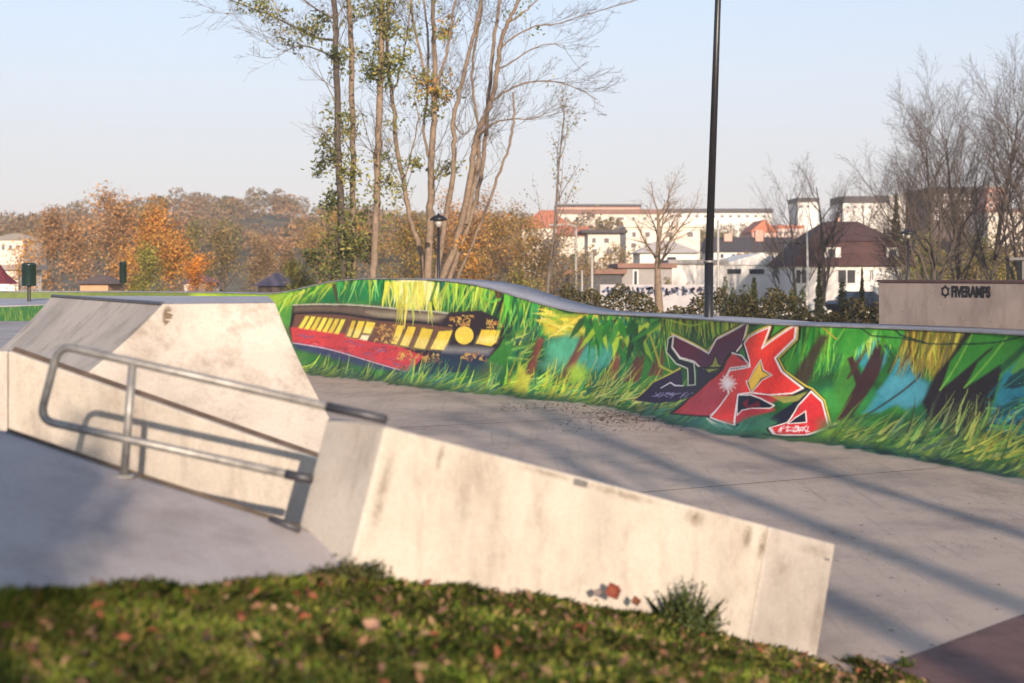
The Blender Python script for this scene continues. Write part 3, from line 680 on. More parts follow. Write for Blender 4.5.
# parapet wall across the gap
par = root('parapet_wall', 'low sloping concrete parapet wall behind the steel rail, catching its shadow', 'wall')
pc, pr = Vector(P(8, 351, 10.15)), Vector(P(345, 469, 9.25))
ud = (pr-pc); ph = Vector((ud.x, ud.y, 0)).normalized(); pb = Vector((-ph.y, ph.x, 0))*.13
ext = pc+Vector((-2.4, -.35, -.02))
mb = MB()
def wallseg(mb, a, b, th, zb=-.05): mb.hexa([Vector((a.x, a.y, zb)), Vector((b.x, b.y, zb)), Vector((b.x, b.y, zb))+th, Vector((a.x, a.y, zb))+th], [a, b, b+th, a+th])
wallseg(mb, pc, pr, pb); mb.build('sloping_panel', M_ledge, par, bevel=.012)
mb = MB(); wallseg(mb, ext, pc-Vector((.004, 0, 0)), Vector((0, .13, 0))); mb.build('corner_panel', M_ledge2, par, bevel=.012)
mb = MB(); mb.tube([pc+pb*.5+Vector((0, 0, .006)), pr+pb*.5+Vector((0, 0, .002))], .024, 4)
mb.build('top_edge', plain('mossy_dark_edge', (.085, .06, .045), .9, .4, 8), par)
# stair channel between (mostly hidden)
mb = MB()
fl = Vector((-2.0, 7.9, 0)); 
for i_ in range(8):
    x0 = -3.6+i_*.42; z1 = 1.05-i_*.13
    mb.box(x0, x0+.42, 7.62, 9.2, -.05, z1)
st = root('stair_flight', 'concrete stair flight hidden between the rail and the parapet wall', 'stairs')
mb.build('steps', M_bank, st)

# ---------------------------------------------------------------- pyramid ramp
def weld(o):
    bm = bmesh.new(); bm.from_mesh(o.data); bmesh.ops.remove_doubles(bm, verts=bm.verts, dist=1e-4); bmesh.ops.recalc_face_normals(bm, faces=bm.faces)
    bm.to_mesh(o.data); bm.free()
    for p in o.data.polygons: p.use_smooth = True
pyr = root('pyramid_ramp', 'pale concrete pyramid ramp with flat grey deck, stained front face and dark left side', 'skate ramp')
ZD = 2.215
Apt, Bpt, Cpt, Dpt = (-5.14, 15.9), (XP(163, 11.5), 11.5), (XP(275, 11.9), 11.9), (XP(268, 15.6), 15.6)
vecs = [(-1.0, -.25), (-.98, -1.10), (.66, -1.05), (.22, .3)]
rings = []
K = 40
for kx in range(K):
    t = kx/(K-1); drop = 2.25*t
    off = drop*(.75+.28*drop) if drop < 1.15 else 1.15*(.75+.322)+(drop-1.15)*.12
    rings.append([Vector((p[0]+v_[0]*off, p[1]+v_[1]*off, ZD-drop)) for p, v_ in zip((Apt, Bpt, Cpt, Dpt), vecs)])
names = ['left_face', 'front_face', 'right_face', 'back_face']
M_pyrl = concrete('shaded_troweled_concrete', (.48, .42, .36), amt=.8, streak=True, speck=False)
# wait-free: same concrete on every face except the left one, its shade put into a darker colour
for sidx in range(4):
    mb = MB(); e2 = (sidx+1) % 4
    for kx in range(K-1):
        mb.poly([rings[kx][sidx], rings[kx][e2], rings[kx+1][e2], rings[kx+1][sidx]], [(0, 1, 2, 3)])
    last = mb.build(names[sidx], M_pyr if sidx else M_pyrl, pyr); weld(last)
zt = Vector((0, 0, .0))
mb = MB(); mb.poly([r+Vector((0, 0, .003)) for r in rings[0]], [(0, 1, 2, 3)]); mb.build('deck', M_deck, pyr)
mb = MB(); mb.tube([rings[0][0], rings[0][1]], .02, 8); mb.build('coping', M_darksteel, pyr)
# rust and water stains on the front face are thin films of dirt
def onface(px, py):                      # point on the front face for a picture position
    o = Vector((0, 0, EYE)); dr = Vector(((px-CX)/F, 1, -(py-HY)/F))
    for kx in range(K-1):
        p0, p1, p2, p3 = rings[kx][1], rings[kx][2], rings[kx+1][2], rings[kx+1][1]
        nn = (p1-p0).cross(p3-p0).normalized(); t = (p0-o).dot(nn)/dr.dot(nn); q = o+dr*t
        if q.z <= p0.z+.02 and q.z >= p3.z-.02: return q, nn if nn.y < 0 else -nn
    return None, None
M_stain, nts, bs = newmat('brown_run_stain')
bs.inputs['Base Color'].default_value = (.15, .105, .06, 1); bs.inputs['Roughness'].default_value = .9
tr = N(nts, 'ShaderNodeBsdfTransparent'); mx = N(nts, 'ShaderNodeMixShader')
atn = N(nts, 'ShaderNodeAttribute', attribute_name='Col'); mlt = N(nts, 'ShaderNodeMath', operation='MULTIPLY')
rr_ = ramp(nts, noise(nts, 18, 8, .75), [(.33, (0,)*3), (.55, (1,)*3)])
nts.links.new(atn.outputs['Color'], mlt.inputs[0]); nts.links.new(rr_, mlt.inputs[1])
nts.links.new(mlt.outputs[0], mx.inputs[0]); nts.links.new(tr.outputs[0], mx.inputs[1]); nts.links.new(bs.outputs[0], mx.inputs[2])
nts.links.new(mx.outputs[0], nts.nodes['Material Output'].inputs['Surface'])
vv, ff, cc_ = [], [], []
for (cx_, cy_, hw, hh, st_) in ((168, 318, 6, 13, 1.1), (171, 352, 9, 16, 1.2), (170, 385, 10, 10, 1.1), (200, 330, 16, 14, .3), (235, 345, 18, 10, .4), (262, 325, 14, 8, .35)):
    nn_ = 9; b0_ = len(vv)
    for r_ in range(nn_):
        for c_ in range(nn_):
            a_, b__ = (c_/(nn_-1)*2-1), (r_/(nn_-1)*2-1)
            q, nn = onface(cx_+a_*hw, cy_+b__*hh)
            if q is None: q = Vector(P(cx_, cy_, 11.2)); nn = Vector((0, -1, 0))
            q = q+nn*.004; vv.append(q[:]); al = st_*max(0, 1-(a_*a_+b__*b__))*1.3; cc_.append((al,)*3)
    for r_ in range(nn_-1):
        for c_ in range(nn_-1):
            i_ = b0_+r_*nn_+c_; ff.append((i_, i_+1, i_+1+nn_, i_+nn_))
mesh_np('run_stain', vv, ff, M_stain, pyr, np.array(cc_))

vv, ff, cc_ = [], [], []; rw = random.Random(3)
lst = [(.62, .93, .03, .07, 1.0), (.75, .90, .015, .10, 1.2), (.79, .86, .012, .12, 1.2), (.10, .90, .008, .10, .9), (.02, .6, .012, .35, .8), (.45, .96, .10, .035, .8), (.85, .75, .03, .14, .6), (.93, .92, .05, .05, .6), (.30, .97, .08, .03, .6), (.55, .25, .05, .10, .35), (.70, .35, .03, .2, .4), (.97, .5, .015, .4, .6)]
for (sc0, hc, sh, hh, st_) in lst:
    b0_ = len(vv); nn_ = 9
    for r_ in range(nn_):
        for c_ in range(nn_):
            a_, b__ = c_/(nn_-1)*2-1, r_/(nn_-1)*2-1
            q_ = lq(min(.995, max(.006, sc0+a_*sh))); k_ = min(.985, max(.15, hc+b__*hh)); p_ = q_[0].lerp(q_[1], k_)-wv.normalized()*.0035
            vv.append(p_[:]); cc_.append((.55*st_*max(0, 1-(a_*a_+b__*b__)**.5),)*3)
    ff += [(b0_+r_*nn_+c_, b0_+r_*nn_+c_+1, b0_+(r_+1)*nn_+c_+1, b0_+(r_+1)*nn_+c_) for r_ in range(nn_-1) for c_ in range(nn_-1)]
mesh_np('wear_stain', vv, ff, M_stain, ldg, np.array(cc_))
# raised deck with a painted bank at the far left
M_gstreak, ntg, bg_ = newmat('green_spray_paint')
fg = noise(ntg, 9, 6, .7, stretch=(3, 3, .5))
ntg.links.new(ramp(ntg, fg, [(.35, (.02, .10, .035)), (.5, (.04, .17, .05)), (.62, (.22, .30, .07)), (.7, (.03, .12, .05))]), bg_.inputs['Base Color'])
fb = root('far_bank', 'low concrete ramp at the left edge with a green painted face', 'skate ramp')
mb = MB()
q = [Vector(P(-160, 0, 27.5)), Vector(P(48, 0, 32.5)), Vector(P(70, 0, 37)), Vector(P(60, 0, 42)), Vector(P(-180, 0, 42))]
mb.hexa([Vector((a.x, a.y, 0)) for a in q], [Vector((a.x, a.y, 1.78)) for a in q]); mb.build('ramp_body', M_deck, fb)
mb = MB(); a_, b_2 = q[0], q[1]; nn = Vector(((b_2-a_).y, -(b_2-a_).x, 0)).normalized()*.012
nn.z = 0
mb.hexa([Vector((a_.x, a_.y, 1.2))+nn, Vector((b_2.x, b_2.y, 1.2))+nn, Vector((b_2.x, b_2.y, 1.2))+nn*.2, Vector((a_.x, a_.y, 1.2))+nn*.2],
        [Vector((a_.x, a_.y, 1.70))+nn, Vector((b_2.x, b_2.y, 1.76))+nn, Vector((b_2.x, b_2.y, 1.76))+nn*.2, Vector((a_.x, a_.y, 1.70))+nn*.2])
mb.build('painted_face', M_gstreak, fb)
mb = MB(); mb.hexa([Vector((-16, 16.6, -.05)), Vector((-5.9, 16.6, -.05)), Vector((-6.4, 31, -.05)), Vector((-16, 30, -.05))], [Vector((-16, 16.6, 1.46)), Vector((-5.9, 16.6, 1.46)), Vector((-6.6, 31, 1.46)), Vector((-16, 30, 1.46))])
tag(mb.build('raised_deck', M_bank), kind='structure')

# ---------------------------------------------------------------- steel rail
rail = root('grind_rail', 'grey steel tube rail with rounded end beside the pale ledge', 'skate rail')
def rd(px): return 7.62-.42*(px-40)/345
def RP(px, py): return Vector(P(px, py, rd(px)))
def rounded(pts, r=.09, n=7):
    out = [pts[0]]
    for a_, b_, c_ in zip(pts, pts[1:], pts[2:]):
        u1 = (a_-b_).normalized(); u2 = (c_-b_).normalized(); p0 = b_+u1*r; p1 = b_+u2*r
        for i_ in range(n+1):
            t = i_/n; out.append(p0*(1-t)**2+b_*2*t*(1-t)+p1*t*t)
    out.append(pts[-1]); return out
TR_ = .0225
top_end = RP(327, 406.5)
path = rounded([top_end, RP(59, 345), RP(39.5, 420), RP(286, 474)])
mb = MB(); mb.tube(path, TR_, 14); mb.build('tube_loop', M_steel, rail, smooth=True)
mb = MB(); mb.tube([RP(132.5, 364), RP(124, 478)], TR_, 14); mb.build('post', M_steel, rail, smooth=True)
mb = MB(); bpz = RP(124, 476); mb.box(bpz.x-.06, bpz.x+.06, bpz.y-.05, bpz.y+.05, bpz.z-.006, bpz.z+.008); mb.build('base_plate', M_steel, rail, bevel=.002)
mb = MB(); mb.tube([top_end+(top_end-RP(300, 400.5))*.0, RP(386, 419.5)], TR_*1.08, 14); mb.build('dark_end', M_darksteel, rail, smooth=True)  # top end of the same tube, in a darker colour
mb = MB(); mb.tube([RP(286, 474), RP(312, 479.5)], TR_*1.12, 14); mb.build('dark_end', M_darksteel, rail, smooth=True)  # sleeve at the end of the lower bar
mb = MB(); mb.tube([RP(270, 518), RP(300, 530)], TR_*.7, 12); mb.build('dark_end', M_darksteel, rail, smooth=True)  # base sleeve
# drain strip on the edge of the bank
mb = MB(); mb.tube([Vector(P(8, 430, 7.99)), Vector(P(123, 469.5, 7.59)), Vector(P(300, 526.5, 7.41))], .011, 5)
tag(mb.build('edge_strip', plain('rusty_edge', (.09, .065, .045), .85, .4, 10)), 'thin rusty edge strip along the top of the bank under the rail', 'edge strip')

# ---------------------------------------------------------------- grass mound
bedge = [P(-260, 640, 4.25)]+[P(px, py, d) for px, py, d in ((-60, 606, 4.85), (0, 600, 5.0), (120, 593, 5.7), (240, 592, 6.3), (352, 584, 6.95))]
for px, py in ((420, 590), (512, 600), (600, 613), (700, 635), (760, 652), (825, 668)):
    r_ = (px-CX)/F; t = (r_*7.0+.79)/(2.81-2.2*r_); d_ = 7.0+2.2*t; bedge.append(P(px, py, d_+.03))
bedge += [(2.20, 9.05, -.04), (2.36, 8.72, -.05), (2.75, 8.0, -.08)]
nedge = [(-4.5, -1, 1.1), (-3.6, .6, 1.15), (-2.9, 1.4, 1.2), (-2.2, 2.2, 1.22), (-1.3, 2.5, 1.2), (-.6, 2.5, 1.16), (0, 2.5, 1.12), (.7, 2.9, 1.03), (1.3, 3.3, .88), (1.9, 4.2, .65), (2.3, 5.2, .40), (2.7, 6.2, .15), (3.0, 7.0, -.06)]
mg = coons(bedge, nedge, 150, 70)
mm, nn2 = mg.shape[:2]
tt = np.linspace(0, 1, mm)[:, None]
bump = .05*np.sin(mg[..., 0]*3.1+1)*np.sin(mg[..., 1]*2.3)+.03*np.sin(mg[..., 0]*7.7)*np.cos(mg[..., 1]*6.1)
mg[..., 2] += bump*.45*np.sin(np.clip(tt*PI, 0, PI))
i = (np.arange(mm-1)[:, None]*nn2+np.arange(nn2-1)[None]).ravel()
# behind the viewer
mound = mesh_np('grass_mound', mg.reshape(-1, 3), np.stack([i, i+1, i+1+nn2, i+nn2], 1), plain('soil_and_moss', (.055, .06, .025), .95, .5, 7), smooth=True); tag(mound, kind='structure')
mb = MB(); ne = [Vector(q) for q in np.array(nedge)]
nb = [Vector((-14, -9, 1.0))]*1
pts = ne+[Vector((6, 6.5, -.12)), Vector((14, -4, -.1)), Vector((12, -30, -.05)), Vector((-30, -30, .2)), Vector((-30, 3, .9)), Vector((-5.0, 4.4, 1.3)), Vector((-4.52, 4.2, 1.2))]
cen = Vector((-1, -3, 1.05)); b_i = [cen]+pts
mb.poly(b_i, [(0, k_+1, (k_+1) % len(pts)+1) for k_ in range(len(pts))])
tag(mb.build('lawn', plain('lawn_soil', (.05, .06, .022), .95, .5, 3)), kind='structure')

def surf(u_, v_):                                     # bilinear sample of the mound grid
    fu = u_*(nn2-1.001); fv = v_*(mm-1.001); iu = fu.astype(int); iv = fv.astype(int); fu = (fu-iu)[:, None]; fv = (fv-iv)[:, None]
    return mg[iv, iu]*(1-fu)*(1-fv)+mg[iv, iu+1]*fu*(1-fv)+mg[iv+1, iu]*(1-fu)*fv+mg[iv+1, iu+1]*fu*fv
def blades(n, u0=0, u1=1, v0=0, v1=1, h=(.04, .10), w_=.006, cols=None, power=1.0):
    u_ = rng.uniform(u0, u1, n); v_ = v0+(v1-v0)*rng.random(n)**power
    p = surf(u_, v_)
    hh = rng.uniform(*h, n)*(.75+.3*np.sin(p[:, 0]*5+np.cos(p[:, 1]*4))**2); az = rng.uniform(0, 2*PI, n); le = rng.uniform(.1, .9, n)
    dx = np.stack([np.cos(az), np.sin(az), 0*az], 1); sx = np.stack([-np.sin(az), np.cos(az), 0*az], 1)*w_*rng.uniform(.6, 1.4, n)[:, None]
    m1 = p+dx*(hh*le*.3)[:, None]+np.array([0, 0, 1])*(hh*.6)[:, None]; m2 = p+dx*(hh*le)[:, None]+np.array([0, 0, 1])*hh[:, None]*(1-.35*le)[:, None]
    v = np.stack([p-sx, p+sx, m1+sx*.7, m2, m1-sx*.7], 1).reshape(-1, 3)
    c = cols[rng.integers(0, len(cols), n)]*rng.uniform(.7, 1.3, n)[:, None]
    clump = (.45+.8*(np.sin(p[:, 0]*5.3+2*np.sin(p[:, 1]*4.9))*.5+.5)*(np.sin(p[:, 1]*7.7+2*np.sin(p[:, 0]*3.1))*.4+.7))[:, None]
    return v, np.repeat(c*clump, 5, 0)
gc = np.array([(.16, .24, .03), (.24, .29, .045), (.10, .17, .025), (.34, .31, .07), (.36, .26, .11), (.12, .20, .035), (.30, .32, .06)])
v, c = blades(300000, h=(.025, .065), w_=.0022, cols=gc, power=.8)
v2, c2 = blades(9000, v0=.955, v1=.995, h=(.04, .10), w_=.0025, cols=gc)
v3, c3_ = blades(16000, h=(.05, .10), w_=.002, cols=gc*1.15)
v = np.concatenate([v, v2, v3]); c = np.concatenate([c, c2, c3_])*1.3
f5 = np.arange(len(v)).reshape(-1, 5)
tag(mesh_np('grass', v, f5, M_grass, col=c), kind='stuff')
# fallen leaves
def leafcards(p, size, nrm_up, cols, fold=.35):
    n = len(p); a = rng.uniform(0, 2*PI, n); tilt = rng.normal(0, 1, (n, 3)); nv_ = tilt*(1-nrm_up)+np.array([0, 0, 1])*nrm_up; nv_ /= np.linalg.norm(nv_, axis=1)[:, None]
    r = rng.normal(0, 1, (n, 3)); u_ = np.cross(nv_, r); u_ /= np.linalg.norm(u_, axis=1)[:, None]; w_ = np.cross(nv_, u_)
    s = size*rng.uniform(.6, 1.35, n)[:, None]
    v = np.stack([p-u_*s, p-w_*s*.45+nv_*s*fold*.4, p+u_*s, p+w_*s*.45+nv_*s*fold*.4], 1).reshape(-1, 3)
    c = np.asarray(cols)[rng.integers(0, len(cols), n)]*rng.uniform(.75, 1.25, n)[:, None]
    return v, np.repeat(c, 4, 0)
lc = [(.30, .16, .09), (.36, .22, .12), (.18, .09, .05), (.33, .22, .12), (.26, .14, .09), (.32, .10, .05)]
u_ = rng.uniform(.0, .95, 1700); v_ = rng.uniform(0, 1, 1700)**.8; p = surf(u_, v_); p[:, 2] += rng.uniform(.035, .075, 1700)
v, c = leafcards(p, .028, .55, lc, fold=1.2)
tag(mesh_np('leaf_litter', v, np.arange(len(v)).reshape(-1, 4), M_dry, col=c), kind='stuff')
def debris(name, n, regs, size, cols):
    ps = []
    for _ in range(n):
        x0_, x1_, y0_, y1_ = regs[R.randrange(len(regs))]; px = R.uniform(x0_, x1_); q = G(px, R.uniform(y0_, y1_)); ps.append((q[0], q[1], .012))
    v, c = leafcards(np.array(ps), size, .85, cols); tag(mesh_np(name, v, np.arange(len(v)).reshape(-1, 4), M_dry, col=c), kind='stuff')
debris('dirt_litter', 1500, [(560, 720, 408, 432), (590, 700, 410, 424), (600, 690, 412, 422), (500, 640, 402, 412)], .028, [(.12, .08, .055), (.2, .13, .09), (.08, .055, .04)])
debris('plaza_litter', 300, [(400, 1024, 400, 520), (700, 1024, 450, 640), (860, 1024, 480, 560)], .014, [(.16, .10, .07), (.2, .11, .07), (.07, .05, .04)])
def curled(name, c3, size, col, label, tilt):
    mb_v = []; n_ = 9
    for r_ in range(n_):
        for k_ in range(n_):
            a_ = k_/(n_-1)*2-1; b_ = r_/(n_-1)*2-1
            wdt = (1-abs(b_)**1.6)*(.75+.25*abs(math.sin(b_*7)))
            x = a_*wdt*size; y = b_*size; z = size*(.55*a_*a_+.25*b_*b_+.08*math.sin(9*a_+4*b_))
            q = Matrix.Rotation(tilt[0], 3, 'X') @ Matrix.Rotation(tilt[1], 3, 'Z') @ Vector((x, y, z)); mb_v.append((c3[0]+q.x, c3[1]+q.y, c3[2]+q.z))
    ff = [(r_*n_+k_, r_*n_+k_+1, (r_+1)*n_+k_+1, (r_+1)*n_+k_) for r_ in range(n_-1) for k_ in range(n_-1)]
    o = mesh_np(name, mb_v, ff, M_dry, col=np.tile(col, (n_*n_, 1)), smooth=True); tag(o, label, 'leaf', 'large fallen leaves against the ledge'); return o
curled('fallen_leaf', P(613, 592, 7.85), .05, (.26, .07, .04), 'upright rust red dead leaf standing in the grass against the ledge', (1.2, .4))
curled('fallen_leaf', P(598, 594, 7.8), .03, (.25, .2, .19), 'small curled grey brown dead leaf left of the upright red leaf', (.9, 1.4))
curled('fallen_leaf', P(636, 603, 7.95), .032, (.2, .08, .045), 'low curled brown leaf between the upright red leaf and the weed', (.7, .2))
curled('fallen_leaf', P(372, 628, 5.6), .038, (.45, .27, .18), 'large pale pinkish leaf lying in the middle of the grass', (.5, 1.2))
# weed tuft
def tuft(name, c3, n, h, spread, label, cols):
    c3 = np.array(c3); az = rng.uniform(0, 2*PI, n)+.8*np.sin(rng.uniform(0, 9, n)); r_ = rng.random(n)**.7*spread; p = c3+np.stack([np.cos(az)*r_*.5, np.sin(az)*r_*.35, 0*az], 1)
    hh = h*rng.uniform(.15, 1, n)**1.2*(1-.45*(r_/spread))*(.75+.5*np.sin(az*2+1)**2); dx = np.stack([np.cos(az), np.sin(az)*.6, 0*az], 1)*(r_*.9)[:, None]; sx = np.stack([-np.sin(az), np.cos(az), 0*az], 1)*.0028
    up = np.array([0, 0, 1])
    v = np.stack([p-sx, p+sx, p+dx*.4+up*(hh*.6)[:, None]+sx*.7, p+dx+up*hh[:, None], p+dx*.4+up*(hh*.6)[:, None]-sx*.7], 1).reshape(-1, 3)
    c = np.repeat(np.asarray(cols)[rng.integers(0, len(cols), n)]*rng.uniform(.6, 1.3, n)[:, None], 5, 0)
    t = root(name, label, 'weed'); mesh_np('blades', v, np.arange(len(v)).reshape(-1, 5), M_grass, t, c)
    m = n*9; k_ = rng.integers(0, n, m); fr = rng.uniform(.3, .95, m)[:, None]
    lp = p[k_]+dx[k_]*fr+up*(hh[k_][:, None]*fr); v, c = leafcards(lp+rng.normal(0, .012, lp.shape), .013, .2, cols)
    mesh_np('leaves', v, np.arange(len(v)).reshape(-1, 4), M_leaf, t, c)
tuft('weed_clump', P(686, 634, 8.2), 330, .33, .20, 'dark green weed clump growing against the pale ledge', [(.05, .08, .025), (.08, .12, .035), (.13, .14, .04)])
tuft('weed_clump', P(903, 676, 8.9), 160, .14, .07, 'small weed clump at the lower right corner of the grass', [(.05, .08, .02), (.1, .12, .03)])
tuft('weed_clump', P(350, 576, 6.85), 90, .09, .16, 'short weed clump in front of the left end of the ledge', [(.06, .08, .02), (.12, .10, .03)])

# ---------------------------------------------------------------- trees
def grow(out, p, d, Ln, r, lvl, rn, o):
    n = o['n'][lvl]; st_ = Ln/n; pts = [p.copy()]; q = p.copy(); dd = d.copy()
    for _ in range(n):
        dd = (dd+Vector((rn.gauss(0, 1), rn.gauss(0, 1), rn.gauss(0, 1)))*o['wob'][lvl]+Vector((0, 0, o['up'][lvl]))).normalized(); q = q+dd*st_; pts.append(q.copy())
    rad = [max(r*(1-(1-o['tip'])*i_/n), .004) for i_ in range(n+1)]
    out.append((pts, rad, lvl))
    if lvl >= o['max']: return
    kids = o['kids'][lvl]
    for kx in range(kids):
        t = o['start'][lvl]+(1-o['start'][lvl])*(kx+rn.random())/kids; fi = min(t*n, n-.001); i_ = int(fi); pp = pts[i_].lerp(pts[i_+1], fi-i_)
        ax = (pts[i_+1]-pts[i_]).normalized(); pr_ = Vector((rn.gauss(0, 1), rn.gauss(0, 1), rn.gauss(0, 1)*.4)); pr_ = (pr_-ax*pr_.dot(ax)).normalized()
        an = o['ang'][lvl]*rn.uniform(.7, 1.25); nd = ax*math.cos(an)+pr_*math.sin(an)
        grow(out, pp, nd, Ln*o['ratio'][lvl]*(1.15-.6*t)*rn.uniform(.75, 1.2), rad[i_]*o['rr'], lvl+1, rn, o)
BARE = dict(max=3, n=[8, 6, 5, 4], wob=[.05, .10, .14, .18], up=[.02, .09, .06, .02], kids=[11, 7, 5, 0], start=[.28, .2, .15, 0], ang=[.62, .6, .7, .6], ratio=[.55, .5, .5, .5], rr=.55, tip=.25)
def build_tree(name, label, pos, h, r, opt, seed, barkm, cat='tree', group=None, leaves=0, lsize=.15, lcols=None, lean=(0, 0), trunk_lv=0, lspread=.4, ellipsoid=None, twigm=None, squash=1.0):
    rn = random.Random(seed); t = root(name, label, cat, group, (pos[0], pos[1], pos[2]))
    out = []; grow(out, Vector((0, 0, 0)), Vector((lean[0], lean[1], 1)).normalized(), h*.8, r, 0, rn, opt)
    zmax = max(p_.z for a_ in out for p_ in a_[0]); sc_ = h/zmax
    out = [([Vector((p_.x*sc_*squash, p_.y*sc_*squash, p_.z*sc_)) for p_ in a_[0]], a_[1], a_[2]) for a_ in out]
    a = MB(); b = MB()
    for pts, rad, lv in out:
        (a if lv <= trunk_lv else b).tube(pts, rad, 7 if lv == 0 else 3, cap=False)
    a.build('trunk', barkm, t, smooth=True)
    if b.v and not leaves: b.build('crown', twigm or barkm, t)
    if leaves:
        if b.v: b.build('branches', twigm or barkm, t)
        tips = np.array([p_[:] for pts, rad, lv in out if lv >= 1 for p_ in pts[1:]])
        k_ = rng.integers(0, len(tips), leaves); lp = tips[k_]+rng.normal(0, lspread, (leaves, 3))
        v, c = leafcards(lp, lsize, .15, lcols)
        # leaf tone rises and falls with position across the crown
        cl = (.7+.6*np.sin(tips[k_][:, 0]*1.7+np.sin(tips[k_][:, 2]*1.3)*2)**2)[:, None]; c = c*np.repeat(cl, 4, 0)
        mesh_np('crown', v, np.arange(len(v)).reshape(-1, 4), M_leaf, t, c)
    return t
def tpos(px, d): x = XP(px, d); return (x, d, float(T(x, d)))
def ttop(px, d, y): return ZT(y, d)-float(T(XP(px, d), d))
AUT = dict(max=2, n=[6, 5, 4], wob=[.05, .12, .16], up=[.02, .06, .03], kids=[13, 7, 0], start=[.15, .15, 0], ang=[.85, .7, .6], ratio=[.5, .5, .5], rr=.5, tip=.25)
ORG = [(.54, .26, .06), (.46, .20, .05), (.58, .33, .09), (.36, .19, .07)]
GOLD = [(.52, .30, .06), (.48, .22, .04), (.40, .28, .07), (.30, .22, .05)]
BRW = [(.32, .21, .10), (.27, .17, .08), (.38, .25, .12), (.22, .16, .08)]
PNK = [(.44, .26, .12), (.38, .22, .11), (.48, .24, .09), (.32, .21, .11)]
OLV = [(.17, .15, .045), (.24, .19, .06), (.12, .12, .04), (.30, .22, .07)]
YGR = [(.30, .27, .06), (.22, .22, .05), (.38, .30, .07), (.14, .15, .04)]
DGR = [(.05, .075, .02), (.08, .10, .025), (.12, .13, .03)]
# (px, top y, distance, width factor, leaves, leaf size, colours, label)
aut = [
 (19, 240, 62, .55, 500, .11, ORG, 'slim rust red young tree right behind the dark green bin at far left'),
 (62, 214, 112, 1.3, 2600, .22, PNK, 'wide pinkish brown autumn tree right of the dark green bin'),
 (104, 195, 104, 1.35, 3200, .20, PNK, 'tallest brown autumn tree of the left row, thin at the top'),
 (157, 204, 96, 1.25, 3600, .19, [(.55, .25, .05), (.50, .30, .06), (.42, .17, .05)], 'bright orange gold tree in the left row'),
 (141, 246, 70, .7, 1500, .12, YGR, 'small dark yellow green tree in front of the orange gold tree'),
 (199, 256, 84, .9, 900, .13, [(.65, .26, .03), (.55, .2, .03)], 'vivid orange shrub at the right foot of the orange gold tree'),
 (222, 226, 96, 1.0, 1300, .15, BRW+OLV, 'thin brown tree with a pale trunk right of the vivid orange shrub'),
 (190, 222, 120, 1.1, 1700, .18, OLV, 'olive brown tree behind the vivid orange shrub'),
 (252, 232, 120, 1.1, 1500, .17, BRW, 'brown tree above the dark purple roof at the left'),
 (300, 260, 72, 1.0, 1400, .12, YGR, 'low yellow green shrub left of the ivy covered trunks'),
 (278, 240, 135, 1.2, 1500, .18, BRW+PNK, 'dull brown tree behind the low yellow green shrub'),
 (318, 228, 128, 1.1, 1500, .18, BRW+GOLD, 'brown and yellow tree just left of the ivy covered trunks'),
 (362, 206, 96, 1.1, 1700, .16, GOLD+BRW, 'golden brown tree seen between the ivy trunks and the straight trunk'),
 (397, 214, 82, 1.1, 1900, .14, OLV+GOLD, 'olive tree right behind the straight trunk'),
 (428, 222, 90, 1.0, 1600, .15, OLV+BRW, 'olive brown tree behind the small dome lamp'),
 (458, 192, 86, 1.0, 2300, .15, ORG+PNK, 'orange tree between the leaning trunks right of the dome lamp'),
 (484, 206, 92, 1.0, 2100, .15, ORG+BRW, 'orange brown tree behind the leaning trunks'),
 (508, 208, 80, .95, 2000, .14, GOLD+BRW, 'yellow orange tree right of the leaning trunks'),
 (532, 222, 74, .8, 1400, .12, BRW+GOLD, 'brown tree under the tall sparse birch'),
 (556, 226, 70, .7, 900, .11, BRW, 'thin brown tree right of the tall sparse birch'),
 (582, 246, 66, .6, 500, .09, BRW+OLV, 'small brown sapling at the left end of the low shed'),
 (520, 266, 55, 1.1, 1200, .09, YGR+OLV, 'low yellow green shrub behind the hump of the ramp'),
 (470, 262, 58, 1.2, 1300, .09, BRW+ORG, 'low russet shrub behind the hump of the ramp'),
 (928, 232, 88, 1.2, 1500, .14, YGR, 'yellow green tree at the right of the maroon roof'),
 (968, 236, 84, 1.2, 1500, .14, YGR+OLV, 'yellow green tree behind the lettered block'),
 (1006, 244, 80, 1.2, 1300, .14, OLV, 'olive tree at the right edge behind the lettered block'),
 (622, 244, 120, .9, 700, .15, BRW+OLV, 'brown tree in front of the small balcony house'),
]
for i_, (px, yt_, d_, wf, nl, ls, cols, lab) in enumerate(aut):
    h_ = ttop(px, d_, yt_)
    build_tree('autumn_tree' if 'shrub' not in lab else 'autumn_shrub', lab, tpos(px, d_), h_, .035*h_**.8*.5, AUT, 100+i_, M_bark_grey, 'shrub' if 'shrub' in lab else 'tree', leaves=int(nl*2.4), lsize=ls*.55, lcols=[c_ for c_ in cols], lspread=.05*h_, squash=wf, twigm=M_twig)

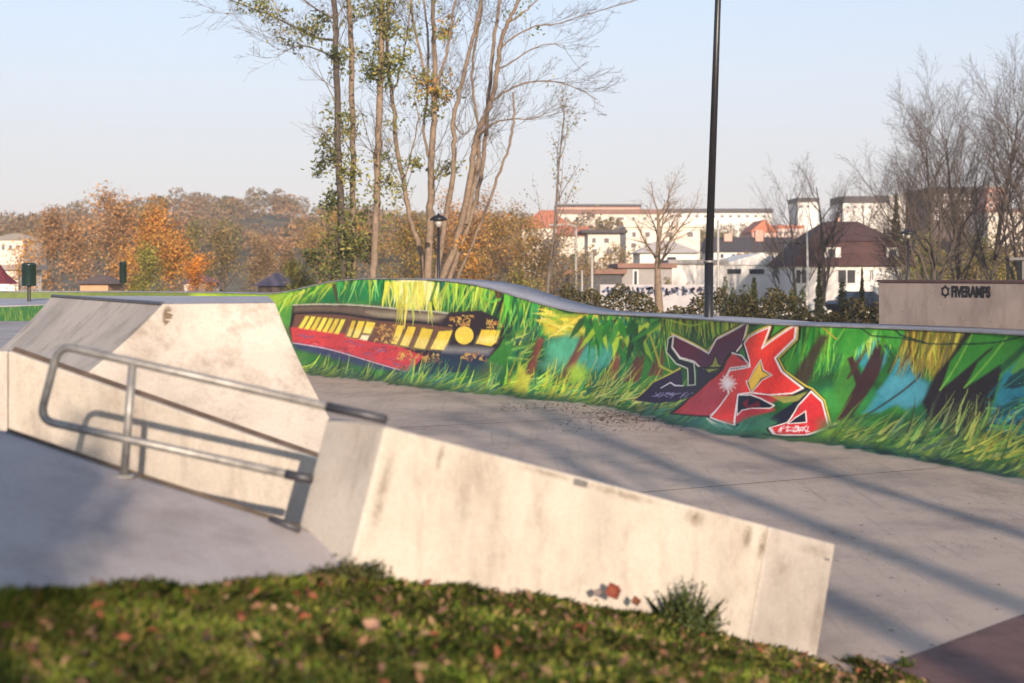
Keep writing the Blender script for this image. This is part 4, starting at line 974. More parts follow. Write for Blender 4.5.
# tall group: explicit stems measured from the picture
def stems(name, label, d0, paths, barkm, twigs, seed, leafpts=(), lcols=OLV, extra_up=3.5, group=None):
    rn = random.Random(seed); x0, y0 = paths[0][0][0][0], d0
    t = root(name, label, 'tree', group, (XP(x0, d0), d0, float(T(XP(x0, d0), d0))))
    off = Vector(t.location); mb = MB(); tw = MB(); tops = []
    for pts, w0, w1, dep in paths:
        pl = [Vector(P(px, py, d0+dep*min(1, i_/3))) for i_, (px, py) in enumerate(pts)]
        if pts[0][1] > 250: pl.insert(0, Vector((pl[0].x, pl[0].y, T(pl[0].x, pl[0].y)-.1)))
        if pts[-1][1] < 20:
            e = (pl[-1]-pl[-2]).normalized(); pl.append(pl[-1]+e*extra_up)
        # smooth resample
        fine = []
        for i_ in range(len(pl)-1):
            p0 = pl[max(i_-1, 0)]; p1 = pl[i_]; p2 = pl[i_+1]; p3 = pl[min(i_+2, len(pl)-1)]
            for k_ in range(5):
                s = k_/5; fine.append(.5*((2*p1)+(-p0+p2)*s+(2*p0-5*p1+4*p2-p3)*s*s+(-p0+3*p1-3*p2+p3)*s**3)+Vector((rn.gauss(0, .015), rn.gauss(0, .015), 0)))
        fine.append(pl[-1]); n = len(fine)
        rad = [(w0+(w1-w0)*i_/(n-1))*.70*d0/F/2 for i_ in range(n)]
        mb.tube([q-off for q in fine], rad, 8, cap=False)
        o = dict(BARE); o['max'] = 2; o['kids'] = [6, 4, 0]; o['n'] = [6, 4, 3]; o['start'] = [.2, .2, 0]; o['up'] = [.10, .06, .03]; o['ratio'] = [.5, .5, .5]
        for _ in range(int(twigs*.62*len(pl))):
            f_ = rn.uniform(.35, 1); i_ = min(int(f_*(n-1)), n-2); q = fine[i_]; ax = (fine[i_+1]-q).normalized()
            pr_ = Vector((rn.gauss(0, 1), rn.gauss(0, .7), rn.gauss(0, .3))).normalized(); an = rn.uniform(.5, .95); nd = (ax*math.cos(an)+pr_*math.sin(an)).normalized()
            out = []; grow(out, q-off, nd, rn.uniform(1.0, 2.6), max(rad[i_]*.2, .009), 0, rn, o)
            for pts_, rad_, lv in out: tw.tube(pts_, rad_, 3, cap=False); tops += pts_[2:]
    mb.build('trunk', barkm, t, smooth=True); tw.build('branches', M_twig if barkm != M_bark_dark else M_bark_grey, t)
    if leafpts:
        V, C_ = [], []
        for (px, py, rx, ry, n, cols) in leafpts:
            a_ = rng.normal(0, .5, (n, 3)); c3 = np.array(P(px, py, d0))-np.array(off)
            lp = c3+a_*np.array([rx, (rx+ry)/2, ry])*d0/F; 
            # clumps
            cl = rng.normal(0, .5, (max(4, n//28), 3))*np.array([rx, (rx+ry)/2, ry])*d0/F; lp = c3+cl[rng.integers(0, len(cl), n)]+rng.normal(0, .16, (n, 3))*np.array([1, 1, .8])
            v, c = leafcards(lp, .075, .2, cols); V.append(v); C_.append(c)
        v = np.concatenate(V); mesh_np('crown', v, np.arange(len(v)).reshape(-1, 4), M_leaf, t, np.concatenate(C_))
    return t
OG = [(.17, .19, .05), (.26, .25, .07), (.12, .14, .045), (.34, .30, .09)]
DG = [(.09, .11, .04), (.14, .155, .05), (.20, .20, .06), (.06, .07, .03)]
stems('ivy_tree', 'tall dark ivy clad tree, leftmost of the tall trees, olive leaves down to its foot', 45,
      [([(343, 290), (342, 230), (339, 164), (337, 90), (336, 41), (334, 0)], 12, 7, 0),
       ([(336, 40), (318, 38), (296, 28), (270, 15), (246, 6)], 4, 1.2, 1.0), ([(337, 60), (318, 50), (300, 46), (282, 52)], 3, 1, -.6), ([(336, 20), (312, 6), (290, -12)], 3, 1.2, .5)], M_bark_dark, 4.5, 3,
      [(336, 262, 22, 22, 900, DG), (345, 235, 22, 20, 700, DG+OG), (338, 205, 18, 18, 420, DG), (350, 175, 12, 18, 300, OG), (328, 150, 14, 22, 320, DG), (336, 110, 12, 26, 260, OG), (335, 60, 12, 24, 220, DG), (300, 28, 26, 10, 300, OG), (270, 14, 22, 7, 200, OG), (252, 4, 18, 6, 120, OG), (322, 20, 16, 14, 200, DG), (318, 165, 8, 14, 120, DG), (292, 45, 10, 8, 90, DG)])
stems('slender_tree', 'slim straight tree close on the right of the ivy clad trunk', 46,
      [([(354, 290), (353, 230), (353, 172), (352, 100), (351, 41), (349, 0)], 9, 7, 0)], M_bark_warm, 1.6, 4,
      [(352, 262, 14, 22, 420, OG+DG), (355, 200, 10, 16, 160, OG), (353, 130, 10, 20, 120, OG), (350, 50, 10, 24, 160, OG), (348, 10, 14, 14, 160, OG)])
stems('tall_tree', 'tall straight tree with leaf clumps high up, left of the forked tree', 44,
      [([(373, 290), (375, 240), (377, 180), (379, 120), (381, 60), (382, 0)], 11, 8, 0)], M_bark_warm, 3.6, 5,
      [(381, 62, 22, 20, 520, OG+[(.05, .06, .03)]), (380, 78, 14, 10, 240, DG), (385, 30, 20, 16, 360, OG), (380, 8, 26, 10, 380, OG), (388, 160, 12, 18, 140, OG), (384, 195, 14, 18, 200, OG), (400, 190, 14, 8, 110, OG), (394, 60, 16, 14, 200, OG)])
stems('forked_tree', 'pale multi-stemmed tree rising behind the hump, with mistletoe like olive clumps', 45,
      [([(424, 290), (423, 262), (419, 246), (410, 218), (404, 184), (397, 150), (394, 115), (390, 82), (387, 40), (389, 0)], 9, 4, .8),
       ([(428, 290), (429, 240), (431, 200), (431, 164), (434, 120), (435, 82), (434, 40), (433, 0)], 13, 5, 0),
       ([(436, 290), (442, 240), (448, 205), (453, 176), (454, 150), (453, 123), (458, 100), (467, 60), (476, 25), (481, 0)], 9, 4, -.8),
       ([(434, 100), (424, 70), (416, 35), (410, 0)], 4, 3, .4), ([(435, 90), (446, 55), (452, 20), (455, 0)], 4, 3, -.3), ([(431, 165), (424, 130), (427, 95), (428, 40), (424, 0)], 4, 2.5, .9),
       ([(391, 95), (400, 70), (408, 30), (412, 0)], 3, 2, .4), ([(404, 184), (412, 150), (418, 120), (414, 95)], 2.5, 1.2, .4)], M_bark_warm, 2.3, 6,
      [(432, 98, 18, 16, 520, OG+GOLD), (440, 30, 14, 10, 200, GOLD+OG), (396, 120, 7, 9, 60, OG), (420, 165, 14, 14, 120, OG), (440, 170, 16, 14, 130, OG), (432, 110, 8, 6, 120, DG), (415, 75, 14, 8, 90, OG)])
stems('leaning_tree', 'bare pale tree leaning right with long arching branches, right of the forked tree', 46,
      [([(440, 290), (452, 255), (462, 220), (471, 176), (474, 150), (477, 135), (486, 115), (493, 94), (498, 65), (501, 41), (510, 18), (519, 0)], 11, 4.5, 0),
       ([(478, 133), (478, 165), (470, 205), (466, 225)][::-1], 7, 6, .2),
       ([(448, 290), (458, 255), (472, 215), (480, 180), (485, 140), (489, 100), (492, 60), (497, 20), (500, 0)], 8, 4, .8),
       ([(455, 290), (470, 250), (490, 200), (502, 165), (511, 139), (514, 112), (513, 92)], 5, 2.6, -.8),
       ([(480, 128), (474, 100), (473, 60), (480, 20), (482, 0)], 4, 2.5, .8),
       ([(491, 102), (505, 92), (522, 84), (541, 81), (562, 83), (580, 90), (597, 99)], 3.5, .9, .6), ([(476, 137), (492, 124), (512, 119), (532, 119), (548, 112)], 3.2, .9, -.8),
       ([(499, 50), (515, 36), (536, 26), (556, 24), (576, 18)], 3, .9, .8), ([(497, 70), (512, 62), (530, 50), (548, 44), (566, 46)], 2.6, .9, -.5), ([(505, 25), (524, 12), (545, -8)], 3, 1.2, .4), ([(453, 123), (462, 134), (470, 128), (476, 110)], 2.5, 1, .2)], M_bark_warm, 1.7, 7,
      [(468, 250, 14, 18, 160, ORG), (520, 20, 30, 20, 60, OG)])
build_tree('sparse_birch', 'thin tall sparse birch with a few leaves, left of the orange roof', tpos(545, 55), ttop(545, 55, 78), .09, dict(BARE, kids=[14, 4, 3, 0], max=2, ang=[.5, .6, .6, .6], ratio=[.30, .5, .5, .5]), 51, M_bark_grey, leaves=420, lsize=.06, lcols=OG+BRW, lspread=.12, lean=(.02, 0))
# bare trees to the right
BIG = dict(BARE, tip=.15, rr=.46, kids=[24, 13, 8, 0], start=[.12, .15, .1, 0], ang=[.72, .6, .65, .6], up=[.0, .12, .08, .03], ratio=[.62, .5, .5, .5], n=[9, 7, 5, 3])
WIL = dict(BARE, tip=.15, kids=[11, 8, 6, 0], start=[.10, .12, .1, 0], ang=[.7, .6, .65, .6], up=[.0, .10, .05, .0], ratio=[.66, .52, .5, .5])
bare = [
 (660, 160, 60, .21, dict(BARE, kids=[10, 8, 6, 0], start=[.5, .2, .15, 0], ang=[.75, .65, .7, .6]), M_bark_warm, 1.0, 'bare round tree with a pale trunk left of the tall black lamp post'),
 (797, 150, 84, .13, WIL, M_bark_grey, .85, 'leftmost bare tree of the clump left of the maroon roofed house'),
 (822, 150, 80, .17, WIL, M_bark_dark, .95, 'bare willow with a thick leaning trunk in front of the maroon roofed house'),
 (852, 158, 106, .15, WIL, M_bark_grey, .9, 'bare tree rising behind the ridge of the maroon roof'),
 (782, 190, 96, .12, WIL, M_bark_grey, .7, 'small bare tree in front of the white sheds left of the maroon roofed house'),
 (908, 150, 70, .09, BIG, M_bark_grey, .95, 'bare tree with branches reaching left over the conifer'),
 (936, 62, 66, .17, BIG, M_bark_dark, 1.0, 'tall bare tree straight behind the lettering on the concrete block'),
 (962, 44, 72, .17, BIG, M_bark_dark, 1.0, 'second tall bare tree right of the lettering'),
 (990, 34, 68, .18, BIG, M_bark_dark, 1.0, 'tallest bare tree in front of the brown apartment block'),
 (1020, 34, 64, .2, BIG, M_bark_dark, 1.0, 'dark bare tree cut by the right edge of the view'),
 (1050, 90, 70, .18, BIG, M_bark_dark, .9, 'bare tree just past the right edge of the view'),
 (758, 232, 110, .12, WIL, M_bark_dark, .8, 'small dark bare tree by the pink houses'),
]
for i_, (px, y_, d_, r_, o_, bk, wf, lab) in enumerate(bare):
    if px > 1040: continue
    build_tree('bare_tree', lab, tpos(px, d_), ttop(px, d_, y_), r_, o_, 300+i_, bk, squash=wf, lean=(.06 if px == 826 else 0, 0), twigm=M_twig if bk != M_bark_warm else M_bark_warm)
mb = MB(); bt = root('birch_pole', 'thin white birch trunk in front of the maroon roofed house', 'tree'); q0 = tpos(806, 78)
mb.tube([(q0[0], q0[1], q0[2]), (q0[0]+.1, q0[1], 2.5), P(807, 230, 78), P(809, 215, 78)], [.09, .07, .04, .015], 7); mb.build('trunk', M_birch, bt, smooth=True)
# conifers
def conifer(px, ytop, d, wpx, lab, cols=DGR, n=1400):
    t = root('conifer', lab, 'tree', None, tpos(px, d)); h = ttop(px, d, ytop); w_ = wpx*d/F/2
    mb = MB(); mb.tube([(0, 0, 0), (0, 0, h*.97)], [.12, .02], 6); mb.build('trunk', M_bark_dark, t)
    f_ = rng.random(n)**.75; z = h*(.06+.94*(1-f_)); a = rng.uniform(0, 2*PI, n); tier = .75+.25*np.sin(z*9/h*4)+.25*np.sin(a*5+z*2)
    r_ = w_*f_*tier*np.sqrt(rng.uniform(.15, 1, n)); p = np.stack([r_*np.cos(a), r_*np.sin(a), z-r_*.25], 1)
    v, c = leafcards(p, .035*w_*3+.05, .3, cols); mesh_np('crown', v, np.arange(len(v)).reshape(-1, 4), M_leaf, t, c)
conifer(896, 194, 104, 34, 'dark spruce right behind the maroon roof')
conifer(819, 264, 74, 15, 'dark clipped thuja beside the window of the maroon roofed house', [(.03, .035, .015), (.05, .055, .02)])
conifer(754, 278, 62, 22, 'small pointed conifer right of the tall black lamp post', [(.05, .06, .02), (.09, .09, .03)])
conifer(922, 262, 86, 14, 'small dark conifer right of the lamp by the maroon roofed house')
conifer(862, 268, 80, 10, 'narrow dark conifer left of the parked dark car')
# shrubs and hedge
def shrub(px, ytop, d, wpx, lab, cols, n=900, ls=.07, name='shrub', cat='shrub'):
    t = root(name, lab, cat, None, tpos(px, d)); h = max(.5, ttop(px, d, ytop)); w_ = wpx*d/F/2
    nc = 16; cc3 = np.stack([rng.uniform(-1, 1, nc)*w_*.75, rng.uniform(-1, 1, nc)*w_*.5, h*rng.uniform(.15, .8, nc)], 1); k_ = rng.integers(0, nc, n)
    d3 = rng.normal(0, 1, (n, 3)); d3 /= np.linalg.norm(d3, axis=1)[:, None]; p = cc3[k_]+d3*np.array([w_*.35, w_*.35, h*.25])*rng.uniform(.6, 1.05, n)[:, None]
    p[:, 2] = np.abs(p[:, 2]); v, c = leafcards(p, ls, .2, cols); mesh_np('foliage', v, np.arange(len(v)).reshape(-1, 4), M_leaf, t, c)
    mb = MB()
    for kx in range(6): mb.tube([(0, 0, 0), tuple(cc3[kx])], [.02, .006], 4)
    mb.build('stem', M_bark_grey, t)
for q in ((742, 284, 56, 22, 'rounded dark green shrub right of the lamp post foot', DGR), (773, 288, 58, 24, 'olive shrub beside the small pointed conifer', OLV+DGR),
          (797, 284, 60, 20, 'dark shrub left of the white birch trunk', DGR), (844, 279, 82, 14, 'ball shaped dark shrub beside the parked car', DGR),
          (690, 279, 78, 14, 'reddish shrub on the white wall left of the lamp post', BRW+DGR), (668, 277, 78, 12, 'small brown shrub left of the reddish shrub', BRW+OLV),
          (728, 276, 84, 14, 'dark round tree in front of the white shed windows', DGR), (1000, 262, 62, 26, 'olive shrub beside the lamp at the right edge', OLV)):
    shrub(*q)
def hedge(name, label, pts, d, hy, thick, n, cols):
    t = root(name, label, 'hedge'); V = []
    pts = [Vector((XP(px, dd), dd, 0)) for px, dd in pts]; L_ = [(b-a).length for a, b in zip(pts, pts[1:])]; tot = sum(L_)
    s = rng.uniform(0, tot, n); cum = np.r_[0, np.cumsum(L_)]; xs = np.interp(s, cum, [p_.x for p_ in pts]); ys = np.interp(s, cum, [p_.y for p_ in pts])
    hh = hy*(1+.14*np.sin(s*1.3)+.10*np.sin(s*3.1+1)+.06*np.sin(s*7.7)); p = np.stack([xs, ys+rng.uniform(-1, 1, n)*thick, hh*rng.random(n)**.6], 1)
    v, c = leafcards(p, .055, .2, cols); mesh_np('foliage', v, np.arange(len(v)).reshape(-1, 4), M_leaf, t, c)
    mb = MB(); 
    for a, b in zip(pts, pts[1:]):
        nn = Vector((0, thick*.55, 0)); mb.hexa([a-nn, b-nn, b+nn, a+nn], [a-nn*.7+Vector((0, 0, hy*.72)), b-nn*.7+Vector((0, 0, hy*.72)), b+nn*.7+Vector((0, 0, hy*.72)), a+nn*.7+Vector((0, 0, hy*.72))])
    mb.build('dark_core', plain('hedge_core', (.025, .022, .012), .95, .5, 9), t)  # solid core coloured near-black, standing in for shade inside the leaves
hedge('hedge', 'scruffy brown green hedge behind the ramp left of the lamp post', [(560, 41), (640, 40), (712, 39)], 40, 1.85, .7, 9000, [(.07, .075, .025), (.12, .10, .04), (.16, .12, .05), (.05, .05, .02)])
hedge('hedge', 'dark hedge behind the ramp between the lamp post and the lettered block', [(712, 39.5), (800, 38), (890, 36)], 38, 1.75, .6, 8000, [(.04, .04, .018), (.07, .06, .025), (.1, .08, .035)])
hedge('hedge', 'low brown undergrowth behind the hump and the left end of the mural', [(200, 52), (380, 50), (560, 46)], 50, 1.7, 1.2, 9000, [(.22, .15, .06), (.16, .13, .05), (.12, .10, .04), (.3, .17, .07)])

# wood on the far hill
wv_, wc_ = [], []
nT = 520
hx = rng.uniform(-210, 20, nT); hy_ = rng.uniform(210, 480, nT)
hz = T(hx, hy_)
bv, bf = [], []
for i_ in range(nT):
    h_ = rng.uniform(4, 7.5); r_ = rng.uniform(2.2, 4.2); n = 240
    d3 = rng.normal(0, 1, (n, 3)); d3 /= np.linalg.norm(d3, axis=1)[:, None]
    p = np.array([hx[i_], hy_[i_], hz[i_]+h_*.6])+d3*np.array([r_, r_, h_*.42])*rng.uniform(.5, 1, n)[:, None]**.6
    cols = [BRW, BRW, OLV, PNK, BRW, [(.27, .18, .10), (.31, .2, .12)]][rng.integers(0, 6)]
    v, c = leafcards(p, .42, .1, cols); wv_.append(v); wc_.append(c*.9)
v = np.concatenate(wv_); tag(mesh_np('far_wood', v, np.arange(len(v)).reshape(-1, 4), M_leaf, col=np.concatenate(wc_)), kind='stuff')
# scattered trees between the houses of the town slope (one mass)
wv_, wc_ = [], []
for i_ in range(330):
    px = rng.uniform(520, 1060); d_ = rng.uniform(125, 420)
    if rng.random() < .5: px = rng.uniform(690, 1060)
    x = XP(px, d_); h_ = rng.uniform(2.5, 5.0); r_ = rng.uniform(1.2, 2.8); n = 130
    d3 = rng.normal(0, 1, (n, 3)); d3 /= np.linalg.norm(d3, axis=1)[:, None]
    p = np.array([x, d_, float(T(x, d_))+h_*.55])+d3*np.array([r_, r_, h_*.45])*rng.uniform(.5, 1, n)[:, None]**.6
    cols = [BRW, OLV, DGR, [(.16, .12, .09), (.2, .15, .1)]][rng.integers(0, 4)]
    v, c = leafcards(p, .28, .1, cols); wv_.append(v); wc_.append(c)
v = np.concatenate(wv_); tag(mesh_np('town_greenery', v, np.arange(len(v)).reshape(-1, 4), M_leaf, col=np.concatenate(wc_)), kind='stuff')

# ---------------------------------------------------------------- buildings
M_cream = plain('cream_render', (.70, .62, .52), .85, .08, .8); M_white = plain('white_render', (.78, .74, .68), .85, .06, .8); M_pink = plain('salmon_render', (.62, .36, .28), .85, .08, .8)
M_redr = plain('orange_roof_tiles', (.50, .17, .09), .85, .2, 2); M_dark = plain('dark_roofing', (.07, .06, .06), .8, .2, 2); M_maroon = plain('maroon_roof_tiles', (.075, .035, .032), .85, .3, 1.5)
M_grey = plain('grey_sheet', (.28, .26, .25), .7, .1, 1); M_brownwall = plain('dark_brown_wall', (.12, .085, .07), .85, .2, 1.2); M_brn = plain('brown_roof_sheet', (.22, .12, .09), .8, .2, 1); M_win = glass_dark('window_glass')
M_winhaze = glass_dark('hazed_window_glass', (.16, .14, .13))  # paler pane colour for far houses, haze put into it
M_frame = plain('white_window_frame', (.75, .73, .70), .6, .05)
def building(name, lab, px0, px1, ytop, d, wallm, depth=10, roof='flat', roofm=None, roofh=0, wins=(), over=.3, ybase=None, yaw=0, chim=()):
    """wins: list of (px0, px1, y0, y1)"""
    x0, x1 = XP(px0, d), XP(px1, d); zt_ = ZT(ytop, d); zb = float(min(T(x0, d), T(x1, d), T(x0, d+depth)))-1
    if ybase is not None: zb = min(ZT(ybase, d), zb)
    cx_ = (x0+x1)/2; t = root(name, lab, 'building', None, (cx_, d, zb)); t.rotation_euler = (0, 0, yaw)
    hw = (x1-x0)/2; H_ = zt_-zb; mb = MB(); mb.box(-hw, hw, 0, depth, 0, H_); wl = mb.build('wall', wallm, t)
    o = over; rm = roofm or M_dark; mb = MB()
    if roof == 'flat': mb.box(-hw-o, hw+o, -o, depth+o, H_+.003, H_+.003+max(roofh, .3))
    elif roof == 'hip':
        e = min(hw, depth/2)*.75; a = [(-hw-o, -o, H_), (hw+o, -o, H_), (hw+o, depth+o, H_), (-hw-o, depth+o, H_)]; b = [(-hw+e, depth/2-.1, H_+roofh), (hw-e, depth/2-.1, H_+roofh), (hw-e, depth/2+.1, H_+roofh), (-hw+e, depth/2+.1, H_+roofh)]
        mb.hexa([(x, y, z_+.003) for x, y, z_ in a], b)
    elif roof == 'gable_x':          # ridge along x
        mb.poly([(-hw-o, -o, H_), (hw+o, -o, H_), (hw+o, depth+o, H_), (-hw-o, depth+o, H_), (-hw-o, depth/2, H_+roofh), (hw+o, depth/2, H_+roofh)], [(0, 1, 5, 4), (2, 3, 4, 5), (0, 4, 3), (1, 2, 5), (0, 3, 2, 1)])
    elif roof == 'gable_y':          # gable faces the viewer
        mb.poly([(-hw-o, -o, H_), (hw+o, -o, H_), (0, -o, H_+roofh), (-hw-o, depth+o, H_), (hw+o, depth+o, H_), (0, depth+o, H_+roofh)], [(0, 1, 2), (3, 5, 4), (0, 2, 5, 3), (1, 4, 5, 2), (0, 3, 4, 1)])
    rf = mb.build('roof', rm, t)
    for (cpx, cw, ch) in chim:
        mb = MB(); cx2 = XP(cpx, d)-cx_; mb.box(cx2-cw/2, cx2+cw/2, depth*.35, depth*.35+cw, H_, H_+ch); mb.build('chimney', M_pink, rf)
    for (a_, b_, c_, e_) in wins:
        wx0, wx1 = XP(a_, d)-cx_, XP(b_, d)-cx_; wz1, wz0 = ZT(c_, d)-zb, ZT(e_, d)-zb
        fw = MB(); k_ = .08
        fw.box(wx0-k_, wx1+k_, -.06, .0-.002, wz0-k_, wz1+k_); wf = fw.build('window', M_frame, t)
        pn = MB(); pn.box(wx0, wx1, -.075, -.0605, wz0, wz1); pn.build('pane', M_win if d < 150 else M_winhaze, wf)
    return t
def row(x0, x1, n, w_, y0, y1): return [(x0+(x1-x0)*i_/(n-1)-w_/2, x0+(x1-x0)*i_/(n-1)+w_/2, y0, y1) for i_ in range(n)]
building('apartment_block', 'long salmon topped apartment block on the slope right of the orange roof', 556, 664, 214, 300, M_cream, 14, 'flat', M_brn, 1.0, row(566, 656, 9, 3.4, 217, 220)+row(566, 656, 9, 3.4, 226, 229)+row(566, 656, 9, 3.4, 235, 238))
building('top_storey', 'recessed salmon penthouse block with a dark roof above the long apartment block', 557, 640, 207, 306, M_pink, 10, 'flat', M_dark, .6)
building('long_hall', 'long white hall on the ridge left of the tall black lamp post', 664, 772, 213, 390, M_white, 14, 'flat', M_dark, 1.2, row(672, 764, 12, 3.2, 215, 217.5))
building('orange_roof_house', 'house with a steep orange roof behind the sparse birch', 522, 572, 228, 190, M_cream, 9, 'hip', M_redr, 2.6, row(530, 566, 4, 3, 232, 237))
building('orange_roof_house', 'lower orange roofed annex beside the steep orange roof', 560, 588, 236, 180, M_cream, 8, 'gable_x', M_redr, 1.4)
building('balcony_house', 'small cream house with a dark flat roof and balcony above the low shed', 588, 620, 233, 160, M_cream, 8, 'flat', M_dark, .35, [(592, 596, 238, 243), (604, 609, 238, 243), (592, 597, 249, 255), (606, 612, 249, 255)], .8)
building('cream_villa', 'cream two storey villa with four dark windows behind the bare round tree', 626, 700, 227, 175, M_cream, 10, 'flat', M_cream, .3, [(632, 636, 232, 237), (645, 650, 232, 237), (666, 672, 232, 237), (687, 693, 232, 237), (631, 636, 243, 248), (646, 651, 243, 248)])
building('white_cottage', 'white cottage with a pale pyramid roof in front of the cream villa', 640, 697, 253, 138, M_white, 8, 'hip', plain('pale_roof', (.55, .48, .42), .8, .1), 1.3, [(655, 658, 257, 263), (667, 676, 257, 263)], .5)
building('long_shed', 'long low brown roofed shed with a dark open front', 570, 622, 274, 90, plain('dark_shed_front', (.06, .06, .065), .7, .2), 8, 'flat', M_brn, .25)
building('long_shed', 'grey clad shed joining the dark open shed on its right', 622, 672, 268, 91, M_grey, 8, 'flat', M_brn, .2, [(634, 637, 271, 286)])
building('white_hall', 'plain white hall just left of the tall black lamp post', 672, 724, 264, 100, M_white, 9, 'flat', M_grey, .25)
building('workshop', 'white workshop with a low gable and two window bands right of the lamp post', 722, 800, 265, 104, M_white, 12, 'gable_y', M_white, .9, [(727, 741, 269, 274), (749, 764, 269, 274)], .2)
building('slate_roof_house', 'house with a dark slate roof and two pink chimneys right of the lamp post', 714, 800, 252, 142, M_white, 9, 'gable_x', M_dark, 1.6, row(722, 790, 7, 3, 254, 258), .3, chim=((733, .8, 1.9), (765, .8, 2.3)))
building('pink_house', 'pink house with an orange gable roof behind the slate roof', 752, 776, 232, 205, M_pink, 9, 'gable_y', M_redr, 1.8, [(758, 761, 235, 238), (766, 769, 235, 238)])
building('pink_house', 'pale pink house with a flat roof right of the orange gable', 777, 802, 228, 210, plain('pale_pink_render', (.62, .45, .40), .85, .08), 9, 'flat', M_redr, .4, row(781, 798, 4, 3, 231, 235))
building('white_tower_block', 'small white block with dark roof on the skyline above the pink houses', 798, 818, 202, 330, M_white, 10, 'flat', M_dark, 1.0, row(801, 815, 3, 3, 205, 208))
building('skyline_block', 'long white flat on the skyline above the maroon roof', 843, 888, 203, 330, M_white, 12, 'flat', M_dark, 1.6, row(848, 884, 6, 3, 206, 208.5))
building('skyline_block', 'bright white block on the skyline beside the spruce', 889, 910, 197, 340, M_white, 12, 'flat', M_white, .4)
tw = building('tower_flats', 'apartment block with its shaded side coloured dark brown, behind the tall bare trees', 930, 986, 191, 225, M_brownwall, 14, 'flat', M_dark, .6, row(937, 980, 6, 3.4, 195, 199)+row(937, 980, 6, 3.4, 205, 209)+row(937, 980, 6, 3.4, 215, 219))  # shade of this side is put into the dark brown wall colour
building('tower_flats', 'salmon and white end of the apartment block at the right edge', 986, 1008, 188, 221, M_pink, 12, 'flat', M_white, .4, row(991, 1004, 3, 3, 193, 197)+row(991, 1004, 3, 3, 203, 207))
building('cream_terrace', 'cream low terrace under the salmon apartment end at the right edge', 988, 1046, 212, 200, M_cream, 9, 'flat', M_brn, .4, row(994, 1040, 6, 3, 216, 221))
building('cream_hillside_house', 'cream house at the far left edge behind the autumn trees', -14, 24, 240, 190, M_cream, 9, 'hip', plain('tan_roof', (.45, .36, .26), .85, .1), 1.0, row(-4, 18, 4, 3, 245, 250))
building('white_kiosk', 'low white kiosk behind the dark red awning at the left edge', -12, 18, 270, 80, M_white, 4, 'flat', M_grey, .2)
building('park_pavilion', 'small tan pavilion with a brown hip roof under the pinkish autumn tree', 80, 108, 284, 72, plain('tan_wall', (.50, .30, .18), .85, .1), 3, 'hip', plain('brown_shingle', (.13, .09, .075), .85, .2), .45)
building('small_house', 'small house with a purple brown roof below the vivid orange shrub', 184, 206, 283, 90, M_cream, 4, 'hip', plain('purple_roof', (.16, .10, .12), .8, .2), .5)
building('small_house', 'dark purple hipped roof left of the low yellow green shrub', 258, 290, 286, 80, M_brownwall, 4, 'hip', plain('violet_roof', (.13, .10, .13), .8, .2), .75)
for q in ((52, 224, 480, 12), (74, 226, 470, 14), (22, 223, 500, 16)):
    building('distant_house', {52: 'tiny pale house on the far ridge, middle of three', 74: 'tiny pale house on the far ridge, right of three', 22: 'tiny pale house on the far ridge, left of three'}[q[0]], q[0]-q[3]/3, q[0]+q[3]/3, q[1], q[2], M_white, 8, 'gable_x', M_brn, 1.2)
# maroon roofed house
hs = root('mansard_house', 'white house with a maroon mansard roof and two white dormers', 'building'); D0 = 92
X0, X1 = XP(788, D0), XP(914, D0); zE = ZT(266, D0); zM = ZT(241, D0); zR = ZT(219.5, D0)
mb = MB(); mb.box(X0+.25, X1-.1, D0, D0+8, -.2, zE); mb.build('wall', M_white, hs)
mb = MB(); q0 = [(X0, D0-.35, zE+.003), (X1+.25, D0-.35, zE+.003), (X1+.25, D0+8.4, zE+.003), (X0, D0+8.4, zE+.003)]
q1 = [(XP(812, D0), D0+.8, zM), (XP(900, D0), D0+.8, zM), (XP(900, D0), D0+7.2, zM), (XP(812, D0), D0+7.2, zM)]
mb.hexa(q0, q1); q2 = [(XP(838, D0), D0+3.6, zR), (XP(872, D0), D0+3.6, zR), (XP(872, D0), D0+4.6, zR), (XP(838, D0), D0+4.6, zR)]
lip = [(x+(.15 if x > XP(850, D0) else -.15), y+(-.15 if y < D0+4 else .15), z_+.004) for x, y, z_ in q1]
mb.hexa(lip, q2); rf = mb.build('roof', M_maroon, hs)
for a_, b_ in ((823, 841), (887, 899)):
    mb = MB(); mb.box(XP(a_, D0), XP(b_, D0), D0+.05, D0+2.2, ZT(259, D0), ZT(247, D0)); dm = mb.build('dormer', M_white, rf)
    mb = MB(); mb.box(XP(a_, D0)-.1, XP(b_, D0)+.1, D0-.05, D0+2.2, ZT(247, D0)+.003, ZT(245.5, D0)); mb.build('dormer_roof', M_maroon, rf)
    mb = MB(); m_ = (a_+b_)/2; mb.box(XP(m_-3.6, D0), XP(m_+3.6, D0), D0+.02, D0+.048, ZT(257.5, D0), ZT(249, D0)); mb.build('pane', M_win, rf)
for (a_, b_, c_, e_) in ((838, 855, 270, 283), (870, 873, 270, 280), (796, 806, 270, 283)):
    mb = MB(); mb.box(XP(a_, D0)-.07, XP(b_, D0)+.07, D0-.05, D0-.002, ZT(e_, D0)-.07, ZT(c_, D0)+.07); wf = mb.build('window', M_frame, hs)
    mb = MB(); md = (a_+b_)/2
    mb.box(XP(a_, D0), XP(md, D0)-.04, D0-.07, D0-.052, ZT(e_, D0), ZT(c_, D0)); mb.box(XP(md, D0)+.04, XP(b_, D0), D0-.07, D0-.052, ZT(e_, D0), ZT(c_, D0)); mb.build('pane', M_win, wf)
mb = MB(); mb.box(XP(850, D0), XP(854, D0), D0+4, D0+4.5, zR-.3, zR+.35); mb.build('chimney', M_pink, rf)
